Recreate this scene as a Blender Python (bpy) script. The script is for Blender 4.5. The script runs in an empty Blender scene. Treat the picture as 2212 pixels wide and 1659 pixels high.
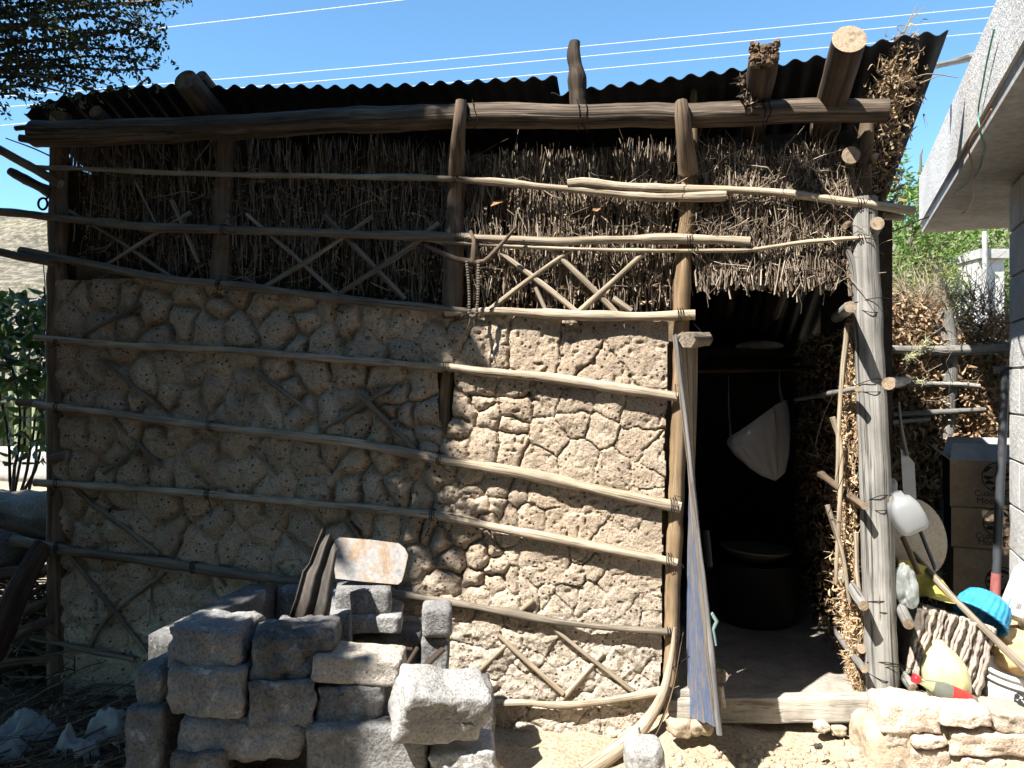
import bpy, math, random
import numpy as np
from mathutils import Vector, Matrix, Quaternion

random.seed(11)
RNG = np.random.default_rng(11)
SC = bpy.context.scene
COL = SC.collection

# ------------------------------------------------------------------ camera, sky, sun, exposure
F = 1736.0                      # focal length in units of the 2212 px wide measuring grid
CX, CY = 1106.0, 829.5
EYE = np.array([0.0, 0.0, 1.5])
cam_d = bpy.data.cameras.new('camera')
cam_d.sensor_width = 36.0
cam_d.lens = 36.0 * F / 2212.0
cam_d.clip_start = 0.05
cam_d.clip_end = 2000.0
cam = bpy.data.objects.new('camera', cam_d)
COL.objects.link(cam)
cam.location = EYE
cam.rotation_euler = (math.radians(90), 0, 0)
SC.camera = cam

SUN_EL = math.radians(54.0)
TRAVEL = np.array([0.775 * math.cos(SUN_EL), 0.632 * math.cos(SUN_EL), -math.sin(SUN_EL)])
world = bpy.data.worlds.new('World')
SC.world = world
world.use_nodes = True
wn = world.node_tree
sky = wn.nodes.new('ShaderNodeTexSky')
sky.sky_type = 'NISHITA'
sky.sun_disc = False
sky.sun_elevation = SUN_EL
sky.sun_rotation = math.atan2(-TRAVEL[0], -TRAVEL[1])
sky.altitude = 800.0
sky.air_density = 1.0
sky.dust_density = 0.1
sky.ozone_density = 1.0
tint = wn.nodes.new('ShaderNodeMix')            # white balance of the phone camera, the same for the whole sky
tint.data_type = 'RGBA'; tint.blend_type = 'MULTIPLY'
tint.inputs[0].default_value = 1.0
tint.inputs[7].default_value = (0.71, 1.0, 1.07, 1)
wn.links.new(sky.outputs[0], tint.inputs[6])
wn.links.new(tint.outputs[2], wn.nodes['Background'].inputs[0])
wn.nodes['Background'].inputs[1].default_value = 0.088

sun_d = bpy.data.lights.new('sun', 'SUN')
sun_d.energy = 5.0
sun_d.angle = math.radians(0.53)
sun_d.color = (1.0, 0.96, 0.90)
sun = bpy.data.objects.new('sun', sun_d)
COL.objects.link(sun)
sun.location = (-4, -4, 8)
sun.rotation_euler = Vector(TRAVEL).to_track_quat('-Z', 'Y').to_euler()

SC.view_settings.view_transform = 'Standard'
SC.view_settings.look = 'None'
SC.view_settings.exposure = 1.55
SC.view_settings.gamma = 1.0
SC.view_settings.use_curve_mapping = False
SC.render.engine = 'CYCLES'
SC.cycles.max_bounces = 4
SC.cycles.diffuse_bounces = 2
SC.cycles.glossy_bounces = 2
SC.cycles.transmission_bounces = 4
SC.cycles.transparent_max_bounces = 6
SC.cycles.use_adaptive_sampling = True
SC.cycles.adaptive_threshold = 0.03
SC.cycles.caustics_reflective = False
SC.cycles.caustics_refractive = False

# ------------------------------------------------------------------ frame of the hut
TH = math.radians(11.0)
U = np.array([math.cos(TH), -math.sin(TH), 0.0])      # along the front wall, to the right
D = np.array([math.sin(TH), math.cos(TH), 0.0])       # into the hut
Z = np.array([0.0, 0.0, 1.0])
W0 = np.array([0.68, 3.16, 0.0])


def ray(px, py):
    return np.array([(px - CX) / F, 1.0, -(py - CY) / F])


def at(px, py, Y):
    return EYE + ray(px, py) * Y


def wp(px, py, off=0.0):
    """point on the front wall plane, moved off metres outwards"""
    r = ray(px, py)
    t = (np.dot(W0 - EYE, D) - off) / np.dot(r, D)
    return EYE + r * t


def hut(u, dep, z):
    return W0 + U * u + D * dep + Z * z


def uz(p):
    p = np.asarray(p)
    return float(np.dot(p - W0, U)), float(p[2])


# ------------------------------------------------------------------ noise
def _h2(ix, iy, s):
    n = (ix * 374761393 + iy * 668265263 + s * 1442695041) & 0xffffffff
    n = ((n ^ (n >> 13)) * 1274126177) & 0xffffffff
    return ((n ^ (n >> 16)) & 0xffff) / 65535.0


def vn2(x, y, s=0):
    x = np.asarray(x, float); y = np.asarray(y, float)
    ix = np.floor(x).astype(np.int64); iy = np.floor(y).astype(np.int64)
    fx = x - ix; fy = y - iy
    fx = fx * fx * (3 - 2 * fx); fy = fy * fy * (3 - 2 * fy)
    a = _h2(ix, iy, s); b = _h2(ix + 1, iy, s); c = _h2(ix, iy + 1, s); d = _h2(ix + 1, iy + 1, s)
    return (a * (1 - fx) + b * fx) * (1 - fy) + (c * (1 - fx) + d * fx) * fy - 0.5


def fbm2(x, y, s=0, o=4):
    r = 0; a = 1.0
    for i in range(o):
        r = r + a * vn2(x * 2 ** i, y * 2 ** i, s + i * 17); a *= 0.5
    return r


def vn3(p, s=0):
    ip = np.floor(p).astype(np.int64); f = p - ip
    f = f * f * (3 - 2 * f)
    out = 0
    for dx in (0, 1):
        for dy in (0, 1):
            for dz in (0, 1):
                w = (f[:, 0] if dx else 1 - f[:, 0]) * (f[:, 1] if dy else 1 - f[:, 1]) * (f[:, 2] if dz else 1 - f[:, 2])
                out = out + w * _h2(ip[:, 0] + dx + (ip[:, 2] + dz) * 57, ip[:, 1] + dy + (ip[:, 2] + dz) * 131, s)
    return out - 0.5


def fbm3(p, s=0, o=4):
    r = 0; a = 1.0
    for i in range(o):
        r = r + a * vn3(p * 2 ** i, s + 7 * i); a *= 0.5
    return r


# ------------------------------------------------------------------ materials
def ramp(nt, fac, stops):
    n = nt.nodes.new('ShaderNodeValToRGB')
    e = n.color_ramp.elements
    while len(e) < len(stops):
        e.new(0.5)
    for k, (p, c) in enumerate(stops):
        e[k].position = p
        e[k].color = (*c, 1)
    nt.links.new(fac, n.inputs[0])
    return n.outputs[0]


def noise(nt, vec, scale, detail=5, rough=0.6, dist=0.0):
    n = nt.nodes.new('ShaderNodeTexNoise')
    n.inputs['Scale'].default_value = scale
    n.inputs['Detail'].default_value = detail
    n.inputs['Roughness'].default_value = rough
    n.inputs['Distortion'].default_value = dist
    if vec is not None:
        nt.links.new(vec, n.inputs['Vector'])
    return n.outputs['Fac']


def mix(nt, fac, a, b, mode='MIX'):
    n = nt.nodes.new('ShaderNodeMix')
    n.data_type = 'RGBA'
    n.blend_type = mode
    for sock, v in ((n.inputs[0], fac), (n.inputs[6], a), (n.inputs[7], b)):
        if hasattr(v, 'is_linked'):
            nt.links.new(v, sock)
        elif isinstance(v, (int, float)):
            sock.default_value = v
        else:
            sock.default_value = (*v, 1)
    return n.outputs[2]


def new_mat(name):
    m = bpy.data.materials.new(name)
    m.use_nodes = True
    nt = m.node_tree
    return m, nt, nt.nodes['Principled BSDF']


def coords(nt, use_wc=False, scale=(1, 1, 1)):
    if use_wc:
        a = nt.nodes.new('ShaderNodeAttribute'); a.attribute_name = 'wc'
        v = a.outputs['Vector']
    else:
        v = nt.nodes.new('ShaderNodeTexCoord').outputs['Object']
    if scale != (1, 1, 1):
        mp = nt.nodes.new('ShaderNodeMapping')
        mp.inputs['Scale'].default_value = scale
        nt.links.new(v, mp.inputs[0]); v = mp.outputs[0]
    return v


def bump(nt, b, h, strength, dist=0.01, chain=None):
    n = nt.nodes.new('ShaderNodeBump')
    n.inputs['Strength'].default_value = strength
    n.inputs['Distance'].default_value = dist
    nt.links.new(h, n.inputs['Height'])
    if chain is not None:
        nt.links.new(chain, n.inputs['Normal'])
    nt.links.new(n.outputs[0], b.inputs['Normal'])
    return n.outputs[0]


def rough_mat(name, cols, scale=8, rough=0.9, bump_s=0.4, bump_scale=60, bd=0.006, spec=0.25, var=0.12, fine=None, metallic=0.0):
    """mottled earthy surface: cols = list of 2-4 colours along a noise ramp"""
    m, nt, b = new_mat(name)
    v = coords(nt)
    f = noise(nt, v, scale, 4, 0.65)
    lo, hi = 0.33, 0.67
    st = [(lo + (hi - lo) * k / (len(cols) - 1), c) for k, c in enumerate(cols)]
    c = ramp(nt, f, st)
    f2 = noise(nt, v, bump_scale, 3, 0.7)
    g = ramp(nt, f2, [(0.3, (1 - 2.2 * var,) * 3), (0.7, (1 + 0.6 * var,) * 3)])
    c = mix(nt, 1.0, c, g, 'MULTIPLY')
    if var:
        oi = nt.nodes.new('ShaderNodeObjectInfo')
        g2 = ramp(nt, oi.outputs['Random'], [(0, (1 - var,) * 3), (1, (1 + var * 0.6,) * 3)])
        c = mix(nt, 1.0, c, g2, 'MULTIPLY')
    nt.links.new(c, b.inputs['Base Color'])
    b.inputs['Roughness'].default_value = rough
    b.inputs['Specular IOR Level'].default_value = spec
    b.inputs['Metallic'].default_value = metallic
    if bump_s:
        ch = bump(nt, b, f2, bump_s, bd)
        if fine:
            f3 = noise(nt, v, fine, 3, 0.7)
            bump(nt, b, f3, bump_s, bd * 0.4, ch)
    return m


def wood_mat(name, cols, grain=(60, 60, 3), rough=0.85, crack=0.5, bump_s=0.5, var=0.25):
    """grain runs along the z of the 'wc' attribute (the axis of each stick)"""
    m, nt, b = new_mat(name)
    v = coords(nt, True, grain)
    f = noise(nt, v, 1.0, 4, 0.6, 0.4)
    st = [(0.3 + 0.4 * k / (len(cols) - 1), c) for k, c in enumerate(cols)]
    c = ramp(nt, f, st)
    v2 = coords(nt, True, (grain[0] * 2.2, grain[1] * 2.2, grain[2] * 0.8))
    f2 = noise(nt, v2, 1.0, 3, 0.5, 0.6)
    g = ramp(nt, f2, [(0.36, (1 - crack,) * 3), (0.44, (1, 1, 1))])
    c = mix(nt, 1.0, c, g, 'MULTIPLY')
    v3 = coords(nt, True, (9, 9, 5))
    f3 = noise(nt, v3, 1.0, 4, 0.6)
    g3 = ramp(nt, f3, [(0.3, (0.62,) * 3), (0.65, (1.08,) * 3)])
    c = mix(nt, 1.0, c, g3, 'MULTIPLY')
    oi = nt.nodes.new('ShaderNodeObjectInfo')
    g4 = ramp(nt, oi.outputs['Random'], [(0, (1 - var,) * 3), (1, (1 + var * 0.5,) * 3)])
    c = mix(nt, 1.0, c, g4, 'MULTIPLY')
    nt.links.new(c, b.inputs['Base Color'])
    b.inputs['Roughness'].default_value = rough
    b.inputs['Specular IOR Level'].default_value = 0.25
    ch = bump(nt, b, f2, bump_s, 0.006)
    bump(nt, b, f, bump_s * 0.5, 0.004, ch)
    return m


def leaf_mat(name, cols, rough=0.6, trans=0.25, spec=0.3):
    m, nt, b = new_mat(name)
    a = nt.nodes.new('ShaderNodeAttribute'); a.attribute_name = 'rnd'
    st = [(k / (len(cols) - 1), c) for k, c in enumerate(cols)]
    c = ramp(nt, a.outputs['Fac'], st)
    nt.links.new(c, b.inputs['Base Color'])
    b.inputs['Roughness'].default_value = rough
    b.inputs['Specular IOR Level'].default_value = spec
    if trans:
        out = nt.nodes['Material Output']
        t = nt.nodes.new('ShaderNodeBsdfTranslucent')
        nt.links.new(c, t.inputs[0])
        ms = nt.nodes.new('ShaderNodeMixShader')
        ms.inputs[0].default_value = trans
        nt.links.new(b.outputs[0], ms.inputs[1]); nt.links.new(t.outputs[0], ms.inputs[2])
        nt.links.new(ms.outputs[0], out.inputs[0])
    return m


def flat_mat(name, col, rough=0.5, spec=0.4, metallic=0.0, var=0.0, dirt=0.25, dscale=14, trans=0.0, ior=1.45, alpha=1.0):
    m, nt, b = new_mat(name)
    v = coords(nt)
    f = noise(nt, v, dscale, 6, 0.7)
    g = ramp(nt, f, [(0.35, tuple(x * (1 - dirt) for x in col)), (0.62, col)])
    nt.links.new(g, b.inputs['Base Color'])
    b.inputs['Roughness'].default_value = rough
    b.inputs['Specular IOR Level'].default_value = spec
    b.inputs['Metallic'].default_value = metallic
    b.inputs['Transmission Weight'].default_value = trans
    b.inputs['IOR'].default_value = ior
    return m


def plastic_film(name, col, k=0.45, clear=0.25):
    """thin milky film: diffuse + translucent + a little see-through"""
    m, nt, b = new_mat(name)
    b.inputs['Base Color'].default_value = (*col, 1)
    b.inputs['Roughness'].default_value = 0.28
    b.inputs['Specular IOR Level'].default_value = 0.5
    out = nt.nodes['Material Output']
    t = nt.nodes.new('ShaderNodeBsdfTranslucent'); t.inputs[0].default_value = (*col, 1)
    tr = nt.nodes.new('ShaderNodeBsdfTransparent')
    m1 = nt.nodes.new('ShaderNodeMixShader'); m1.inputs[0].default_value = k
    m2 = nt.nodes.new('ShaderNodeMixShader'); m2.inputs[0].default_value = clear
    nt.links.new(b.outputs[0], m1.inputs[1]); nt.links.new(t.outputs[0], m1.inputs[2])
    nt.links.new(m1.outputs[0], m2.inputs[1]); nt.links.new(tr.outputs[0], m2.inputs[2])
    nt.links.new(m2.outputs[0], out.inputs[0])
    return m


def mud_material():
    m, nt, b = new_mat('mud_daub')
    v = coords(nt)
    f = noise(nt, v, 5, 6, 0.6)
    c = ramp(nt, f, [(0.3, (0.325, 0.255, 0.188)), (0.5, (0.405, 0.325, 0.245)), (0.7, (0.465, 0.385, 0.298))])
    # greyer and paler splash zone close to the ground
    sx = nt.nodes.new('ShaderNodeSeparateXYZ')
    nt.links.new(v, sx.inputs[0])
    mr = nt.nodes.new('ShaderNodeMapRange')
    mr.inputs[1].default_value = 0.70; mr.inputs[2].default_value = 0.30
    nt.links.new(sx.outputs[2], mr.inputs[0])
    fz = nt.nodes.new('ShaderNodeMath'); fz.operation = 'MULTIPLY'
    nt.links.new(mr.outputs[0], fz.inputs[0]); fz.inputs[1].default_value = 0.8
    c = mix(nt, fz.outputs[0], c, (0.46, 0.41, 0.345))
    # straw and stone specks, and pits with their inner shade painted dark
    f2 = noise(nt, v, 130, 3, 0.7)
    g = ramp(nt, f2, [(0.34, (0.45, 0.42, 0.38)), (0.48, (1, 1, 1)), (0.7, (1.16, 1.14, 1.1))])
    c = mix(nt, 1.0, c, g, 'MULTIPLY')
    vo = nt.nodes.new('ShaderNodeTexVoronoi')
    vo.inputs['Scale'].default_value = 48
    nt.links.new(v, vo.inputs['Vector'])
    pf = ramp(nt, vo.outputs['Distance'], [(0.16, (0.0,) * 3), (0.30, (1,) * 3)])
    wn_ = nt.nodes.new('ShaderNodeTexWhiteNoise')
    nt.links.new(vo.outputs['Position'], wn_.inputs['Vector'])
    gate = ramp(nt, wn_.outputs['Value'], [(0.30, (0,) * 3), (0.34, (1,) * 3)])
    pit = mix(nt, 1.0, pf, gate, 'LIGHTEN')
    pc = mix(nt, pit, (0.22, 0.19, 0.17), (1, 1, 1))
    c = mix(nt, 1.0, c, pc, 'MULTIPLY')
    oi = nt.nodes.new('ShaderNodeObjectInfo')
    g4 = ramp(nt, oi.outputs['Random'], [(0, (0.86, 0.86, 0.86)), (1, (1.08, 1.07, 1.05))])
    c = mix(nt, 1.0, c, g4, 'MULTIPLY')
    nt.links.new(c, b.inputs['Base Color'])
    b.inputs['Roughness'].default_value = 0.95
    b.inputs['Specular IOR Level'].default_value = 0.1
    ch = bump(nt, b, pit, 0.8, 0.006)
    ch = bump(nt, b, f2, 0.6, 0.006, ch)
    f3 = noise(nt, v, 45, 3, 0.7)
    bump(nt, b, f3, 0.6, 0.012, ch)
    return m


M = {}
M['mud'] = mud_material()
M['core'] = rough_mat('mud_core', [(0.16, 0.115, 0.075), (0.24, 0.175, 0.11)], 10, bump_scale=40)
M['rail'] = wood_mat('peeled_pole', [(0.27, 0.205, 0.135), (0.39, 0.315, 0.225), (0.47, 0.40, 0.30)], (70, 70, 3), crack=0.55)
M['rail_dark'] = wood_mat('dark_pole', [(0.15, 0.12, 0.09), (0.24, 0.20, 0.15), (0.33, 0.28, 0.215)], (70, 70, 3), crack=0.6)  # darker pole colour; on left-hand sticks it carries the tree's shade
M['jamb'] = wood_mat('hewn_post', [(0.14, 0.09, 0.048), (0.22, 0.15, 0.082), (0.28, 0.20, 0.12)], (35, 35, 2.5), crack=0.35)
M['darkpost'] = wood_mat('smoky_post', [(0.10, 0.068, 0.045), (0.17, 0.12, 0.08), (0.23, 0.17, 0.12)], (35, 35, 2.5), crack=0.5)
M['beam'] = wood_mat('old_beam', [(0.055, 0.04, 0.03), (0.13, 0.095, 0.068), (0.27, 0.215, 0.155)], (42, 42, 2.2), crack=0.7, bump_s=0.9)
M['log'] = wood_mat('dark_log', [(0.028, 0.02, 0.015), (0.06, 0.042, 0.03), (0.10, 0.07, 0.048)], (30, 30, 2), crack=0.5)
M['cut'] = rough_mat('cut_end', [(0.16, 0.115, 0.075), (0.34, 0.26, 0.18), (0.27, 0.20, 0.13)], 25, bump_scale=70, bump_s=0.6)
M['rot'] = rough_mat('rotten_end', [(0.07, 0.045, 0.028), (0.16, 0.10, 0.06), (0.24, 0.16, 0.10)], 30, bump_scale=80, bump_s=0.9)
M['greypost'] = wood_mat('silver_grey_post', [(0.16, 0.15, 0.135), (0.265, 0.252, 0.228), (0.34, 0.325, 0.295)], (38, 38, 1.3), crack=0.75, bump_s=1.0)
M['twig'] = leaf_mat('twigs', [(0.05, 0.035, 0.024), (0.12, 0.088, 0.062), (0.25, 0.198, 0.145), (0.45, 0.37, 0.285)], 0.9, 0.0, 0.15)
M['litter'] = leaf_mat('dry_leaf_bits', [(0.10, 0.065, 0.04), (0.24, 0.165, 0.095), (0.36, 0.26, 0.16), (0.47, 0.36, 0.23)], 0.85, 0.12, 0.2)
M['straw'] = leaf_mat('straw', [(0.20, 0.13, 0.07), (0.37, 0.25, 0.14), (0.50, 0.36, 0.22), (0.60, 0.47, 0.32)], 0.85, 0.12, 0.2)
M['backing'] = rough_mat('dark_backing', [(0.035, 0.026, 0.018), (0.07, 0.052, 0.036)], 20, bump_scale=80)
M['jet'] = rough_mat('near_black_wall', [(0.022, 0.018, 0.014), (0.045, 0.036, 0.028)], 8, bump_scale=30)  # near-black tone of the interior shell
M['tin'] = flat_mat('black_tar_sheet', (0.018, 0.018, 0.02), 0.75, 0.25, 0.0, dirt=0.4)
M['wire'] = flat_mat('dark_wire', (0.022, 0.018, 0.016), 0.9, 0.05)
M['dirt'] = None


def ground_material():
    m, nt, b = new_mat('dry_earth')
    v = coords(nt)
    f = noise(nt, v, 1.6, 8, 0.65)
    c = ramp(nt, f, [(0.3, (0.30, 0.235, 0.165)), (0.5, (0.39, 0.315, 0.225)), (0.7, (0.46, 0.39, 0.29))])
    f2 = noise(nt, v, 70, 4, 0.75)
    g = ramp(nt, f2, [(0.32, (0.55, 0.53, 0.5)), (0.52, (1, 1, 1)), (0.72, (1.15, 1.13, 1.1))])
    c = mix(nt, 1.0, c, g, 'MULTIPLY')
    # darker litter soil, with the tree's shade worked into the ground colour
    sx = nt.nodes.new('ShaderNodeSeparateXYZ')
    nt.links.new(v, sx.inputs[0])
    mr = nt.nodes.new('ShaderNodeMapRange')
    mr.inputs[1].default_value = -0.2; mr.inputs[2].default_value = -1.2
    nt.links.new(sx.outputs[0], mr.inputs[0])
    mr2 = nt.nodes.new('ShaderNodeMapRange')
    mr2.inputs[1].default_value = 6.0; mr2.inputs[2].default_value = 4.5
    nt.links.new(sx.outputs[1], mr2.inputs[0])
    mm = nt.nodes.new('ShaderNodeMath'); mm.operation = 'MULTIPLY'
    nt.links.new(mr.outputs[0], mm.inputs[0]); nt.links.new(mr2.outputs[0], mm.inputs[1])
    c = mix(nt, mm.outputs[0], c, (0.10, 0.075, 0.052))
    nt.links.new(c, b.inputs['Base Color'])
    b.inputs['Roughness'].default_value = 0.97
    b.inputs['Specular IOR Level'].default_value = 0.1
    ch = bump(nt, b, f2, 0.7, 0.012)
    f3 = noise(nt, v, 18, 4, 0.7)
    bump(nt, b, f3, 0.6, 0.03, ch)
    return m


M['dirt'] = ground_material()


def block_material(name, base, dark, stain):
    m, nt, b = new_mat(name)
    v = coords(nt)
    f = noise(nt, v, 7, 6, 0.65)
    c = ramp(nt, f, [(0.33, dark), (0.6, base)])
    f2 = noise(nt, v, 110, 4, 0.75)
    g = ramp(nt, f2, [(0.33, (0.5,) * 3), (0.5, (1,) * 3), (0.75, (1.2,) * 3)])
    c = mix(nt, 1.0, c, g, 'MULTIPLY')
    f4 = noise(nt, v, 13, 4, 0.75, 0.6)
    sm = ramp(nt, f4, [(0.60, (0,) * 3), (0.68, (1,) * 3)])
    c = mix(nt, sm, c, stain)
    oi = nt.nodes.new('ShaderNodeObjectInfo')
    g4 = ramp(nt, oi.outputs['Random'], [(0, (0.72,) * 3), (1, (1.12,) * 3)])
    c = mix(nt, 1.0, c, g4, 'MULTIPLY')
    nt.links.new(c, b.inputs['Base Color'])
    b.inputs['Roughness'].default_value = 0.95
    b.inputs['Specular IOR Level'].default_value = 0.15
    ch = bump(nt, b, f2, 0.9, 0.006)
    f3 = noise(nt, v, 38, 3, 0.7)
    bump(nt, b, f3, 0.7, 0.012, ch)
    return m


M['block'] = block_material('concrete_block', (0.33, 0.32, 0.307), (0.185, 0.18, 0.174), (0.50, 0.50, 0.49))
M['block_dark'] = block_material('dark_block', (0.25, 0.243, 0.235), (0.095, 0.092, 0.09), (0.42, 0.42, 0.42))  # block surface in a darker tone
M['block_pale'] = block_material('pale_block', (0.50, 0.485, 0.46), (0.38, 0.365, 0.34), (0.60, 0.59, 0.57))
M['block_tan'] = block_material('tan_block', (0.47, 0.42, 0.36), (0.37, 0.325, 0.27), (0.72, 0.70, 0.68))
M['stone'] = block_material('sun_bleached_brick', (0.60, 0.50, 0.40), (0.50, 0.40, 0.31), (0.68, 0.58, 0.47))
M['mortar'] = rough_mat('mud_mortar', [(0.38, 0.30, 0.21), (0.50, 0.41, 0.30)], 10, bump_scale=50, bump_s=0.7, fine=150)


# ------------------------------------------------------------------ mesh helpers
class MB:
    """collects pieces of ONE part; build() links them as one mesh object"""

    def __init__(self):
        self.v = []; self.f = []; self.wc = []; self.rnd = []; self.mi = []; self.n = 0

    def add(self, v, f, wc=None, rnd=None, mi=0):
        v = np.asarray(v, float).reshape(-1, 3)
        self.v.append(v)
        self.wc.append(v if wc is None else np.asarray(wc, float))
        self.rnd.append(np.full(len(v), 0.5) if rnd is None else (np.full(len(v), rnd) if np.isscalar(rnd) else rnd))
        for q in f:
            self.f.append([i + self.n for i in q])
        self.mi += [mi] * len(f)
        self.n += len(v)
        return self

    def build(self, name, mats, parent=None, base=None, smooth=True):
        v = np.vstack(self.v)
        return link_mesh(name, v, self.f, mats, parent, base, smooth, np.vstack(self.wc), np.concatenate(self.rnd), self.mi)


def origin_of(o):
    while o.parent is not None:
        o = o.parent
    return np.array(o.location)


def link_mesh(name, v, f, mats, parent=None, base=None, smooth=True, wc=None, rnd=None, mi=None):
    if not isinstance(mats, (list, tuple)):
        mats = [mats]
    v = np.asarray(v, float)
    if parent is not None:
        org = origin_of(parent)
    elif base is not None:
        org = np.asarray(base, float)
    else:
        org = np.array([v[:, 0].mean(), v[:, 1].mean(), v[:, 2].min()])
    me = bpy.data.meshes.new(name)
    me.from_pydata((v - org).tolist(), [], [list(map(int, q)) for q in f] if not isinstance(f, list) else f)
    for m in mats:
        me.materials.append(m)
    if smooth:
        me.polygons.foreach_set('use_smooth', np.ones(len(me.polygons), bool))
    if mi is not None and len(mats) > 1:
        me.polygons.foreach_set('material_index', np.asarray(mi, np.int32))
    if wc is not None:
        a = me.attributes.new('wc', 'FLOAT_VECTOR', 'POINT')
        a.data.foreach_set('vector', np.asarray(wc, np.float32).ravel())
    if rnd is not None:
        a = me.attributes.new('rnd', 'FLOAT', 'POINT')
        a.data.foreach_set('value', np.asarray(rnd, np.float32))
    o = bpy.data.objects.new(name, me)
    COL.objects.link(o)
    if parent is None:
        o.location = org
    else:
        o.parent = parent
    return o


def thing(name, base, label, cat, group=None):
    o = bpy.data.objects.new(name, None)
    o.empty_display_size = 0.1
    COL.objects.link(o)
    o.location = base
    return tag(o, label, cat, group)


def tag(o, label=None, cat=None, group=None, kind=None):
    if label: o['label'] = label
    if cat: o['category'] = cat
    if group: o['group'] = group
    if kind: o['kind'] = kind
    return o


def spline(pts, rads, step):
    """Catmull-Rom through pts, sampled about every step metres"""
    p = np.asarray(pts, float); r = np.asarray(rads, float)
    if len(p) == 2:
        L = np.linalg.norm(p[1] - p[0]); n = max(2, int(L / step) + 1)
        t = np.linspace(0, 1, n)[:, None]
        return p[0] * (1 - t) + p[1] * t, r[0] * (1 - t[:, 0]) + r[1] * t[:, 0]
    e = np.vstack([2 * p[0] - p[1], p, 2 * p[-1] - p[-2]])
    out = []; ro = []
    for i in range(len(p) - 1):
        a, b, c, d = e[i:i + 4]
        n = max(1, int(np.linalg.norm(c - b) / step))
        for k in range(n):
            t = k / n
            out.append(0.5 * (2 * b + (c - a) * t + (2 * a - 5 * b + 4 * c - d) * t * t + (3 * b - a - 3 * c + d) * t ** 3))
            ro.append(r[i] * (1 - t) + r[i + 1] * t)
    out.append(p[-1]); ro.append(r[-1])
    return np.array(out), np.array(ro)


def tube(pts, rads, n=8, wob=0.0, knots=0.0, seed=0, cap=True, flat=1.0):
    """tapered tube; returns verts, faces, wc, count of side faces"""
    p = np.asarray(pts, float); r = np.asarray(rads, float).copy()
    m = len(p)
    rs = np.random.default_rng(seed + 1)
    t = np.gradient(p, axis=0)
    t /= np.linalg.norm(t, axis=1)[:, None] + 1e-12
    ref = np.array([0, 0, 1.0]) if abs(t[0][2]) < 0.9 else np.array([1.0, 0, 0])
    a = np.cross(t[0], ref); a /= np.linalg.norm(a)
    L = np.concatenate([[0], np.cumsum(np.linalg.norm(np.diff(p, axis=0), axis=1))])
    if knots:
        r = r * (1 + knots * fbm2(L * 9, np.full(m, seed * 1.7), seed, 3) * 2)
    if wob:
        w = np.stack([fbm2(L * 3, np.full(m, k * 5.3 + seed), seed + k, 3) for k in range(3)], 1) * wob
        p = p + w
    ang = np.linspace(0, 2 * math.pi, n, endpoint=False)
    V = []; WC = []
    off = rs.uniform(0, 50, 3)
    for i in range(m):
        if i:
            a = a - t[i] * np.dot(a, t[i]); a /= np.linalg.norm(a) + 1e-12
        b = np.cross(t[i], a)
        rr = r[i] * (1 + (knots * 0.8 * vn2(np.cos(ang) * 1.5 + L[i] * 6, np.sin(ang) * 1.5 + seed, seed) if knots else 0))
        V.append(p[i] + (np.cos(ang) * rr)[:, None] * a + (np.sin(ang) * rr * flat)[:, None] * b)
        WC.append(np.stack([np.cos(ang) * r[i], np.sin(ang) * r[i], np.full(n, L[i])], 1) + off)
    V = np.vstack(V); WC = np.vstack(WC)
    Fs = []
    for i in range(m - 1):
        for k in range(n):
            k2 = (k + 1) % n
            Fs.append([i * n + k, i * n + k2, (i + 1) * n + k2, (i + 1) * n + k])
    ns = len(Fs)
    if cap:
        # caps carry their own vertices so the cut edge stays crisp
        nv = len(V)
        V = np.vstack([V, V[:n], V[(m - 1) * n:m * n]]); WC = np.vstack([WC, WC[:n], WC[(m - 1) * n:m * n]])
        Fs.append([nv + k for k in range(n)][::-1])
        Fs.append([nv + n + k for k in range(n)])
    return V, Fs, WC, ns


_seed = [100]


def nseed():
    _seed[0] += 1
    return _seed[0]


def stick(name, pts, rads, mat, parent=None, step=0.03, n=9, wob=0.008, knots=0.12, cutmat=None, flat=1.0, base=None):
    s = nseed()
    p, r = spline(pts, rads, step)
    V, Fs, WC, ns = tube(p, r, n, wob, knots, s, True, flat)
    mb = MB()
    if cutmat is None:
        mb.add(V, Fs, WC, mi=0)
        mats = [mat]
    else:
        mb.add(V, Fs, WC)
        mb.mi = [0] * ns + [1, 1]
        mats = [mat, cutmat]
    return mb.build(name, mats, parent, base)


def wstick(name, pp, r0, r1, mat, parent, off=0.035, **k):
    """stick on the wall plane through measured points (radii in measuring px)"""
    offs_ = off if isinstance(off, (list, tuple)) else [off] * len(pp)
    pts = [wp(x, y, o_) for (x, y), o_ in zip(pp, offs_)]
    n = len(pts)
    rad = [(r0 + (r1 - r0) * i / (n - 1)) * np.dot(pts[i] - EYE, np.array([0, 1, 0])) / F for i in range(n)]
    return stick(name, pts, rad, mat, parent, **k)


def box_v(c, hx, hy, hz):
    """c centre, half-axis vectors"""
    v = []
    for sx in (-1, 1):
        for sy in (-1, 1):
            for sz in (-1, 1):
                v.append(np.asarray(c) + sx * np.asarray(hx) + sy * np.asarray(hy) + sz * np.asarray(hz))
    f = [[0, 1, 3, 2], [4, 6, 7, 5], [0, 4, 5, 1], [2, 3, 7, 6], [0, 2, 6, 4], [1, 5, 7, 3]]
    return np.array(v), f


_RB = {}


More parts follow.
